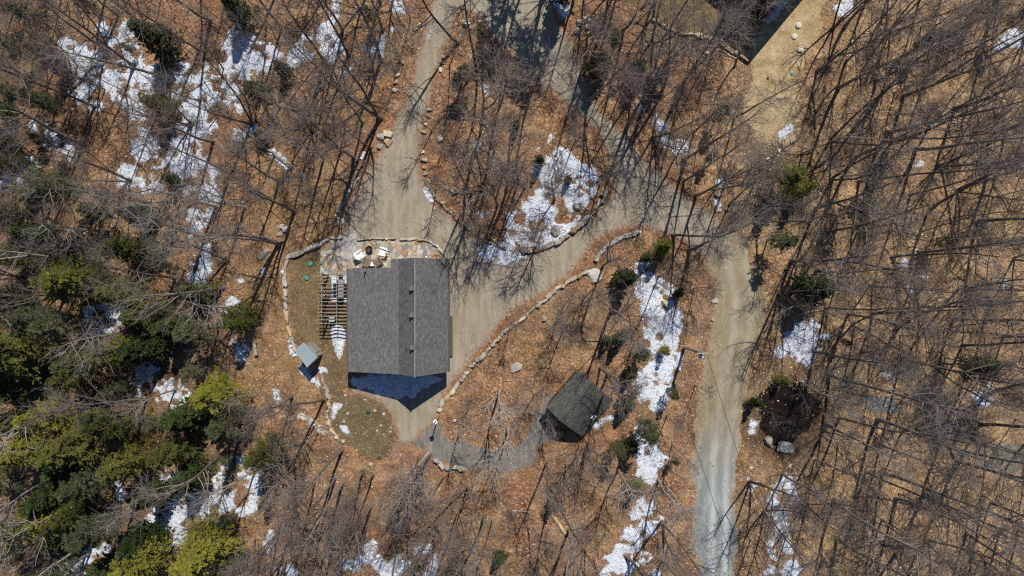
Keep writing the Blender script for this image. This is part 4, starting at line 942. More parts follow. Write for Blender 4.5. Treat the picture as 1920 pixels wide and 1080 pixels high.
def conifer(seed, H, R, kind):
    rng = np.random.default_rng(seed); z = np.linspace(0, 1, 8); w = np.cumsum(rng.normal(size=(8, 2)) * .008 * H, 0); w[0] = 0
    Pn = np.concatenate([w, (z * H - .1)[:, None]], 1)[None]; r0 = .014 * H; Rn = (r0 * (1 - z) ** .9 + .012)[None]
    nb = {'hemlock': 120, 'spruce': 120, 'pine': 62}[kind]; t = np.sort(rng.uniform({'hemlock': .18, 'spruce': .10, 'pine': .3}[kind], .985, nb)); idx = np.zeros(nb, int)
    prof = {'hemlock': (1.04 - t) ** .62, 'spruce': (1.03 - t) ** .85, 'pine': (1.1 - t) ** .6 * np.clip((t - .1) * 3, .6, 1)}[kind]
    L = R * prof * rng.uniform(.62, 1.22, nb)
    P1, R1 = kids(Pn, Rn, idx, t, np.radians(rng.uniform(*{'hemlock': (70, 95), 'spruce': (68, 90), 'pine': (48, 72)}[kind], nb)), L, 6, {'hemlock': -.06, 'spruce': -.02, 'pine': .06}[kind], .06, .035, .008, rng)
    V, F = tubes(Pn, Rn, 9); V1, F1 = tubes(P1, R1, 4); trunk = (np.concatenate([V, V1]), np.concatenate([F, F1 + len(V)]))
    nlat = {'hemlock': 11, 'spruce': 9, 'pine': 7}[kind]; i2 = np.repeat(np.arange(nb), nlat); t2 = rng.uniform(.18, 1, len(i2)); L2 = np.clip(L[i2] * rng.uniform(.22, .45, len(i2)) * (1.25 - t2 * .7), .18, 1.2)
    d2 = P1[i2, -1] - P1[i2, 0]; d2 /= np.linalg.norm(d2, axis=1, keepdims=True); side = np.cross(d2, (0, 0, 1.0)); side /= np.linalg.norm(side, axis=1, keepdims=True) + 1e-6
    sg = rng.choice((-1, 1), len(i2))[:, None]; f = t2 * 5 * .999; ii = f.astype(int); a = (f - ii)[:, None]; p = P1[i2, ii] * (1 - a) + P1[i2, np.minimum(ii + 1, 5)] * a
    dl = d2 * .65 + side * sg * rng.uniform(.4, .9, (len(i2), 1)) + rng.normal(size=(len(i2), 3)) * (.12 if kind != 'pine' else .3) + np.array((0, 0, -.08 if kind == 'hemlock' else .08)); dl /= np.linalg.norm(dl, axis=1, keepdims=True)
    nl = {'hemlock': 13, 'spruce': 10, 'pine': 16}[kind]; i3 = np.repeat(np.arange(len(i2)), nl); s = rng.uniform(.05, 1.05, len(i3)) if kind != 'pine' else rng.uniform(.55, 1.05, len(i3))
    base = p[i3] + dl[i3] * (s * L2[i3])[:, None]; rd = rng.normal(size=base.shape) * {'hemlock': .55, 'spruce': .6, 'pine': .9}[kind]; rd[:, 2] *= .6
    ld_ = dl[i3] + rd; ld_ /= np.linalg.norm(ld_, axis=1, keepdims=True); ln = rng.uniform(*{'hemlock': (.09, .21), 'spruce': (.10, .22), 'pine': (.16, .34)}[kind], len(i3)); wd = ln * {'hemlock': .30, 'spruce': .30, 'pine': .09}[kind]
    sd = np.cross(ld_, rng.normal(size=base.shape) * .5 + np.array((0, 0, 1.0))); sd /= np.linalg.norm(sd, axis=1, keepdims=True) + 1e-6
    q = np.stack([base, base + ld_ * (ln * .5)[:, None] + sd * wd[:, None], base + ld_ * ln[:, None], base + ld_ * (ln * .5)[:, None] - sd * wd[:, None]], 1)
    return trunk, (q.reshape(-1, 3), np.arange(len(q) * 4).reshape(-1, 4))
CON = {'h': [], 's': [], 'n': [], 'b': []}
def regc(k, look, geo, mt, mc, H, R):
    (V, F), (V2, F2) = geo; CON[k].append((look, new_mesh('trunk', V, [F], [M[mt]], True), new_mesh('crown', V2, [F2], [M[mc]], False), H, R))
for s in (21, 22, 23): regc('h', 'olive-green hemlock', conifer(s, 11, 3.0, 'hemlock'), 'bark_dark', 'hemlock', 11, 3.0)
for s in (29, 30): regc('b', 'bright yellow-green hemlock', conifer(s, 11, 3.0, 'hemlock'), 'bark_dark', 'hemlock_bright', 11, 3.0)
for s in (24, 25): regc('s', 'dark green young spruce', conifer(s, 7, 1.7, 'spruce'), 'bark_dark', 'spruce', 7, 1.7)
for s in (26, 27, 28): regc('n', 'wispy grey-green pine', conifer(s, 9, 2.4, 'pine'), 'bark', 'pine', 9, 2.4)
TILT = np.random.default_rng(303)
def copy_tree(look, mt, mc, name, loc, rz, sc, group):
    o = bpy.data.objects.new(name, None); COL.objects.link(o); o.location = loc; o.rotation_euler = (TILT.normal() * .055, TILT.normal() * .055, rz); o.scale = sc; o.empty_display_size = .3; o['group'] = group
    for nm, me in (('trunk', mt), ('crown', mc)):
        c = bpy.data.objects.new(nm, me); COL.objects.link(c); c.parent = o
    return o
# crown centres in the photo: px, py, crown radius in px, kind
CONS = [(28, 655, 72, 'h'), (20, 725, 55, 'h'), (62, 700, 45, 'h'), (138, 522, 62, 'b'), (250, 470, 40, 'h'), (15, 400, 34, 'h'), (15, 480, 34, 'h'), (236, 655, 40, 'b'), (190, 672, 45, 'h'), (272, 655, 38, 's'), (322, 582, 28, 'n'), (402, 742, 50, 'b'), (92, 782, 44, 'b'), (150, 832, 60, 'h'),
        (232, 800, 42, 'h'), (245, 860, 46, 'h'), (200, 790, 38, 'n'), (332, 850, 40, 'h'), (425, 800, 40, 'n'), (498, 840, 38, 'h'), (350, 905, 34, 's'), (60, 960, 52, 'b'), (105, 925, 40, 's'), (150, 965, 40, 'h'), (200, 985, 50, 'n'), (265, 1005, 38, 's'), (370, 1035, 60, 'b'), (255, 1055, 48, 'b'),
        (35, 900, 38, 'n'), (290, 930, 34, 's'), (130, 350, 58, 'n'), (25, 92, 24, 'n'), (105, 195, 30, 'n'), (60, 185, 36, 'n'), (178, 18, 24, 'n'), (290, 66, 36, 's'), (300, 196, 28, 'b'), (247, 97, 12, 'n'), (530, 130, 18, 's'), (505, 186, 34, 'n'), (320, 336, 17, 'h'), (440, 18, 28, 's'), (700, 28, 18, 'n'), (70, 600, 40, 'n'),
        (870, 138, 24, 'n'), (856, 166, 20, 'n'), (905, 68, 22, 'n'), (966, 232, 10, 's'), (1012, 300, 13, 's'), (1066, 338, 10, 's'), (1122, 118, 26, 's'), (1155, 80, 22, 'n'), (1240, 144, 20, 'b'), (1195, 130, 25, 'n'), (1481, 330, 37, 'b'), (1506, 356, 23, 'b'), (1460, 445, 30, 'n'), (1530, 545, 38, 's'), (1600, 400, 34, 'n'), (1810, 690, 38, 'n'), (1760, 460, 16, 'n'), (1890, 35, 24, 'n'),
        (1242, 472, 22, 'b'), (1214, 482, 12, 's'), (1168, 520, 24, 's'), (1276, 553, 12, 's'), (1168, 635, 16, 's'), (1246, 654, 13, 'b'), (1203, 668, 26, 'n'), (1182, 702, 16, 'h'), (1218, 800, 34, 'n'), (1178, 758, 20, 's'), (1154, 843, 22, 'n'), (1183, 834, 18, 's'), (1258, 735, 17, 'n'), (1198, 910, 17, 'b'), (1028, 940, 15, 'n'), (745, 968, 14, 'b'), (783, 1072, 12, 's'), (850, 1060, 18, 'n'), (940, 1050, 14, 's'), (505, 935, 18, 'n'), (1466, 712, 14, 'h'), (1420, 755, 13, 's'), (1270, 862, 12, 'n'), (1450, 265, 0, 'x'),
        (330, 620, 34, 's'), (120, 470, 30, 's'), (10, 560, 34, 's'), (120, 880, 36, 's'), (310, 790, 30, 'n'), (370, 690, 26, 'n'), (460, 770, 24, 'n'), (20, 1040, 44, 'n'), (110, 1020, 30, 's'), (430, 975, 20, 'n'), (1580, 640, 12, 'n'), (1330, 300, 14, 'n'), (1350, 225, 22, 'n'), (1140, 640, 12, 's'), (1725, 90, 26, 'n')]
con_objs = []; trees_xy = []; cr_ = np.random.default_rng(77)
for _ in range(900):      # the evergreen stand at the lower left
    px, py = cr_.uniform(-10, 450), cr_.uniform(545, 1085)
    if px > 340 and cr_.uniform() < .6: continue
    if any((px - a) ** 2 + (py - b) ** 2 < (d_ * .62 + 26) ** 2 for a, b, d_, _k in CONS): continue
    if any((px - a) ** 2 + (py - b) ** 2 < d_ ** 2 for a, b, d_ in ((205, 600, 55), (300, 725, 62), (370, 945, 75), (450, 890, 45), (80, 860, 30))): continue
    CONS.append((px, py, cr_.uniform(24, 44), cr_.choice(list('hhbsnn'))))
for _ in range(400):      # thinner evergreens along the left edge
    px, py = cr_.uniform(-10, 330), cr_.uniform(0, 540)
    if any((px - a) ** 2 + (py - b) ** 2 < (d_ * .6 + 40) ** 2 for a, b, d_, _k in CONS): continue
    if px > 110 and py < 400: continue
    CONS.append((px, py, cr_.uniform(18, 34), cr_.choice(list('hnnns'))))
for px, py, rp_, k in CONS:
    if k == 'x' or rp_ == 0: continue
    look, mt, mc, H, R = CON[k][cr_.integers(len(CON[k]))]
    s = rp_ * PX / R * .97; hs = s * cr_.uniform(.9, 1.15) * (1.25 if s < .5 else 1.0); hc = H * hs * .45
    x, y = gx(px, hc), gy(py, hc)
    nm = {'h': 'hemlock_tree', 'b': 'hemlock_tree', 's': 'spruce_tree', 'n': 'pine_tree'}[k]
    o = copy_tree(look, mt, mc, nm, (x, y, ground_z(x, y)), cr_.uniform(0, 6.28), (s, s, hs), {'h': 'hemlocks in the woods', 'b': 'hemlocks in the woods', 's': 'young dark evergreens', 'n': 'wispy pines in the woods'}[k])
    con_objs.append((o, px, py, ('small ' if rp_ < 18 else 'large ' if rp_ > 45 else '') + look)); trees_xy.append((x, y, max(.5, rp_ * PX * .25)))
locate(con_objs, 'evergreen tree', 'evergreen')
for k_, (px, py, s) in enumerate(((1022, -25, 1.5), (968, -55, 1.3), (1050, -8, 1.0))):    # tall evergreens just above the frame: their shadow falls across the side drive
    look, mt, mc, H, R = CON['n' if k_ < 2 else 's'][k_ % 2]; o = copy_tree(look, mt, mc, 'pine_tree', (gx(px), gy(py), 0), k_ * 2.0, (s * .95, s * .95, s * 1.3), 'tall evergreens above the side drive')
    o['label'] = 'tall dark evergreen beyond the top edge whose shadow falls on the side drive'; o['category'] = 'evergreen tree'
# bare trees: bases read off the photo (px, py, proto, height factor)
BASES = [(715, 222, 'd', 1.12), (709, 220, 'c', 1.05), (680, 231, 'b', .9), (607, 296, 'a', .85), (641, 283, 'b', .95), (663, 294, 'a', .9), (696, 279, 'b', .7), (552, 398, 'c', 1.0), (523, 458, 'd', 1.05), (527, 455, 'b', .9), (882, 313, 'p', .95), (903, 234, 'c', .95), (928, 282, 'b', 1), (925, 240, 'a', .9), (884, 365, 's', .9), (905, 352, 'f', 1.0), (932, 386, 'c', .85), (950, 350, 'a', .95), (970, 345, 'b', .85), (985, 352, 'g', 1.0),
         (1040, 375, 'r', 1), (1020, 425, 'r', 1.1), (1368, 384, 'g', 1.1), (1304, 366, 'c', .95), (1282, 340, 's', .85), (1250, 330, 'g', 1.1), (1146, 586, 'd', .85), (1105, 560, 'g', .7), (1094, 553, 'g', .6), (1055, 578, 'g', .6), (1048, 580, 'g', .65), (1130, 500, 'c', .8), (1290, 470, 'a', .9), (1260, 440, 'f', .9),
         (607, 750, 'b', .95), (548, 745, 'b', .85), (642, 843, 'b', 1.05), (550, 878, 'f', .95), (628, 897, 's', .9), (680, 878, 'g', 1.1), (700, 891, 'b', .8), (803, 850, 'p', 1.0), (806, 852, 'a', .95), (868, 788, 'p', .7), (937, 732, 'p', .8), (952, 803, 'q', .8), (695, 950, 'a', .8), (745, 1030, 'b', .85), (642, 906, 'a', .9), (590, 905, 'b', .9), (560, 960, 'c', .9), (590, 990, 'e', .9), (630, 985, 'a', 1), (520, 1000, 'b', 1), (660, 1030, 's', .9),
         (1550, 793, 'a', .95), (1573, 783, 's', .95), (1623, 884, 'b', 1), (1653, 888, 'a', 1.05), (1735, 926, 'd', 1), (1738, 1013, 'e', 1), (1813, 1000, 'b', 1.05), (1837, 950, 'a', .9), (1858, 943, 'b', .9), (1873, 1000, 's', 1), (1907, 993, 'a', 1), (1568, 1008, 'd', .9), (1467, 888, 'c', .8), (1680, 1038, 'f', .95), (1650, 835, 'g', 1.1), (1762, 828, 'd', 1.0), (1790, 862, 'c', 1), (1722, 472, 'c', .95), (1578, 487, 'b', .9), (1697, 607, 'f', 1), (1692, 671, 'c', 1.0), (1803, 648, 'b', 1.05), (1837, 414, 'd', .95), (1798, 544, 'e', 1), (1590, 588, 's', .9), (1635, 588, 'a', .9), (1690, 579, 'b', .9), (1547, 578, 's', .9), (1600, 610, 'e', .85), (1500, 715, 'p', .8),
         (1573, 164, 'd', 1), (1693, 181, 'c', 1.05), (1630, 214, 'f', 1.1), (1558, 264, 'e', 1), (1663, 248, 'a', 1.1), (1643, 278, 'c', 1.1), (1737, 143, 'b', 1.05), (1717, 278, 'a', 1.1), (1853, 314, 'd', 1), (1668, 61, 'h', 1.1), (1563, 53, 'h', 1), (1585, 50, 'a', .9), (1530, 390, 'c', 1), (1560, 335, 'e', 1), (1600, 300, 'a', 1), (1610, 340, 's', 1), (1540, 440, 'b', 1),
         (1223, 80, 'e', .95), (1243, 72, 'b', .9), (1225, 36, 'f', .9), (1368, 52, 'g', .62), (1300, 74, 'g', .9), (1377, 127, 'f', .75), (1140, 56, 's', .9), (1127, 60, 'b', .95), (1167, 57, 'a', .9), (1237, 182, 'd', 1.05), (1270, 173, 'a', 1), (1283, 150, 'b', 1), (1333, 112, 'g', .9), (1215, 140, 'a', .9), (1085, 150, 's', .9), (1100, 190, 'c', .9), (1180, 190, 'e', .9), (1200, 215, 'b', 1), (1175, 240, 'a', 1), (1300, 250, 'g', 1.1), (1280, 300, 'a', 1),
         (205, 432, 'p', .8), (136, 488, 'q', .9), (250, 125, 'c', 1), (400, 265, 'd', .9), (235, 620, 'p', .8), (280, 640, 'q', .7), (170, 1012, 'p', .95), (60, 830, 'q', 1), (110, 890, 'p', .9), (320, 905, 'q', .7), (480, 880, 'q', .75), (330, 730, 'p', .6), (420, 540, 'a', .8), (300, 390, 'q', .9), (430, 490, 'f', .8), (330, 520, 'c', .8),
         (1190, 640, 'q', .5), (1060, 610, 'g', .8), (1002, 742, 'r', .8), (1140, 700, 'a', .8), (1016, 775, 'r', .7), (1125, 690, 'b', .85), (1160, 880, 'p', .75), (1095, 840, 'h', .7), (1235, 900, 'p', .7), (1300, 540, 'g', .6)]
keep_out = [G(smooth(DRIVE)), G(smooth(ROAD)), G(smooth(PATH)), G(smooth(LAWN)), G(smooth(BARE)), G(smooth(YARD)), G(smooth(YARD2)), G([(585, 440), (860, 440), (860, 780), (585, 780)]), G([(1030, 690), (1150, 690), (1150, 820), (1030, 820)]), G([(1425, 730), (1545, 730), (1545, 850), (1425, 850)]), G([(1255, 610), (1340, 610), (1340, 700), (1255, 700)]), G([(545, 620), (600, 620), (600, 720), (545, 720)])]
isl = G(smooth(ISLAND))
def blocked(x, y, m):
    xa, ya = np.array([x]), np.array([y])
    if poly_sdf(xa, ya, isl)[0] > .4: return False
    return any(poly_sdf(xa, ya, k)[0] > -m for k in keep_out)
tr_objs = []; tr_ = np.random.default_rng(99); bare_xy = []
PROTECT = [(1445, 190, 75), (1470, 100, 60), (1488, 340, 55), (1370, 520, 70), (1360, 640, 60), (1340, 800, 60), (1340, 980, 50), (735, 330, 70), (790, 120, 45), (960, 530, 60), (1090, 450, 50), (1040, 380, 75), (1235, 590, 60), (1220, 860, 40), (1500, 650, 50), (1095, 760, 65), (1470, 940, 40), (1200, 970, 40), (1165, 1050, 40), (1120, 200, 40), (650, 1000, 0), (200, 130, 40), (380, 250, 50), (440, 110, 35), (1320, 60, 50), (1485, 780, 40)]
def crown_hides(px, py, H):
    k = 1 / (1 - .62 * H / CAM_H); cx_, cy_ = 960 + (px - 960) * k, 540 + (py - 540) * k
    return any((cx_ - a) ** 2 + (cy_ - b) ** 2 < q * q for a, b, q in PROTECT)
def put_tree(px, py, k, f, listed=True):
    look, mt, mc, H = PROTO[k]; x, y = gx(px), gy(py); w = f * tr_.uniform(.88, 1.06)
    o = copy_tree(look, mt, mc, 'bare_tree', (x, y, ground_z(x, y)), tr_.uniform(0, 6.28), (w, w, f), 'leafless trees in the woods')
    tr_objs.append((o, px, py, look)); bare_xy.append((x, y)); trees_xy.append((x, y, .5))
for b in BASES: put_tree(*b)
tries = 0
while len(tr_objs) < 280 and tries < 20000:
    tries += 1; px, py = tr_.uniform(-10, 1930), tr_.uniform(-10, 1090); x, y = gx(px), gy(py)
    if blocked(x, y, .8) or min((x - a) ** 2 + (y - b) ** 2 for a, b in bare_xy) < 2.3 ** 2: continue
    dens = 1.0
    if 1430 < px < 1570 and 170 < py < 370: continue
    if px < 480 and py > 560: dens = .06
    if 790 < px < 1150 and 60 < py < 480: dens = .15
    if 830 < px < 1240 and 480 < py < 860: dens = .08
    if px < 560 and py < 330: dens = .8
    if 430 < px < 640 and 400 < py < 760: dens = .15
    if tr_.uniform() > dens: continue
    k = tr_.choice(list('abcdefghsr')); 
    if px < 520 and tr_.uniform() < (.5 if py > 380 else .12): k = tr_.choice(list('pq'))
    f_ = tr_.uniform(.78, 1.08)
    if crown_hides(px, py, PROTO[k][3] * f_) and tr_.uniform() < .9: continue
    put_tree(px, py, k, f_)
locate(tr_objs, 'bare tree', 'bare tree')
for k in range(26):   # trunks just above the frame whose shadows reach into it
    px = (-20, 60, 130, 210, 300, 370, 450, 540, 610, 700, 760, 920, 960, 990, 1060, 1100, 1180, 1250, 1670, 1640, 1690, 1740, 1800, 1860, 1900, 1940)[k]; py = -15 - (k * 37) % 75
    look, mt, mc, H = PROTO['abcdefs'[k % 7]]; f = tr_.uniform(.85, 1.05)
    o = copy_tree(look, mt, mc, 'bare_tree', (gx(px), gy(py), 0), k * 1.7, (f, f, f), 'leafless trees beyond the top edge'); o['label'] = 'bare tree standing beyond the top edge, only its shadow seen'; o['category'] = 'bare tree'

# ------------------------------------------------------------------ saplings and brush
def sapling(seed, H, n, spread):
    rng = np.random.default_rng(seed); z0 = np.zeros((n, 3)); z0[:, :2] = rng.normal(size=(n, 2)) * .12; a = rng.uniform(0, 6.28, n); tl = rng.uniform(.1, spread, n)
    d = np.stack([np.cos(a) * tl, np.sin(a) * tl, np.ones(n)], 1); d /= np.linalg.norm(d, axis=1, keepdims=True); L = H * rng.uniform(.6, 1.05, n); out = [z0]; p = z0
    for k in range(5):
        d = d + rng.normal(size=d.shape) * .09; d /= np.linalg.norm(d, axis=1, keepdims=True); p = p + d * (L / 5)[:, None]; out.append(p)
    P0 = np.stack(out, 1); R0 = np.linspace(.022, .008, 6)[None] * np.ones((n, 1)) * (H / 3) ** .5
    i2 = np.repeat(np.arange(n), 9); P1, R1 = kids(P0, R0, i2, rng.uniform(.25, 1, len(i2)), np.radians(rng.uniform(30, 65, len(i2))), H * rng.uniform(.15, .34, len(i2)), 4, .05, .14, .011, .006, rng)
    i3 = np.repeat(np.arange(len(P1)), 4); P2, R2 = kids(P1, R1, i3, rng.uniform(.2, 1, len(i3)), np.radians(rng.uniform(25, 60, len(i3))), H * rng.uniform(.05, .14, len(i3)), 2, .04, .1, .007, .004, rng)
    V = []; F = []; b = 0
    for p_, r_, s_ in ((P0, R0, 5), (P1, R1, 3), (P2, R2, 3)):
        v, f = tubes(p_, r_, s_); V.append(v); F.append(f + b); b += len(v)
    return np.concatenate(V), np.concatenate(F)
SAP = []
for s, H, n, sp_ , m_, lk in ((31, 3.2, 4, .5, 'twig', 'leafless brown shrub'), (32, 2.4, 7, .8, 'twig', 'bushy leafless shrub'), (33, 4.2, 2, .3, 'twig', 'thin leafless sapling'), (34, 3.5, 5, .6, 'twig_pale', 'pale leafless shrub')):
    V, F = sapling(s, H, n, sp_); SAP.append((lk, new_mesh('shrub', V, [F], [M[m_]], True)))
POLE = []
for s_, H_ in ((41, 7.5), (42, 9.0), (43, 6.5), (44, 8.0)):
    (V, F), (V2, F2) = bare_tree(s_, H_, low=.4, spread=.2, r0=.048, tw=.5, bend=.06 * (s_ % 3)); POLE.append((new_mesh('trunk', V, [F], [M['bark']], True), new_mesh('crown', V2, [F2], [M['twig']], True)))
pole_objs = []; n_ = 0
while n_ < 210:
    px, py = tr_.uniform(0, 1920), tr_.uniform(0, 1080); x, y = gx(px), gy(py)
    if blocked(x, y, .5): continue
    if px < 460 and py > 520: continue
    if 430 < px < 640 and 400 < py < 740 and tr_.uniform() < .85: continue
    if 830 < px < 1240 and 480 < py < 860 and tr_.uniform() < .5: continue
    if crown_hides(px, py, 7.0) and tr_.uniform() < .6: continue
    mt, mc = POLE[n_ % 4]; s = tr_.uniform(.75, 1.15); o = copy_tree('', mt, mc, 'sapling', (x, y, ground_z(x, y)), tr_.uniform(0, 6.28), (s, s, s), 'thin bare saplings in the woods')
    pole_objs.append((o, px, py, 'thin dark bare sapling')); n_ += 1
locate(pole_objs, 'sapling', 'sapling')
sap_objs = []; n_ = 0
while n_ < 150:
    px, py = tr_.uniform(0, 1920), tr_.uniform(0, 1080); x, y = gx(px), gy(py)
    if blocked(x, y, .5): continue
    if 430 < px < 640 and 380 < py < 740 and tr_.uniform() < .8: continue
    lk, me = SAP[tr_.integers(4)]; s = tr_.uniform(.7, 1.25); o = link('shrub', me, None, (x, y, ground_z(x, y)), tr_.uniform(0, 6.28)); o.scale = (s, s, s); o['group'] = 'leafless shrubs and saplings'
    sap_objs.append((o, px, py, lk)); n_ += 1
for px, py in ((1446, 772), (1500, 738), (1536, 775), (1540, 808), (1500, 826), (1470, 790), (1555, 760)):
    lk, me = SAP[(px + py) % 4]; s = tr_.uniform(.8, 1.2); o = link('shrub', me, None, (gx(px), gy(py), ground_z(gx(px), gy(py))), px * .7); o.scale = (s, s, s); o['group'] = 'leafless shrubs and saplings'; sap_objs.append((o, px, py, lk))
locate(sap_objs, 'shrub', 'shrub')

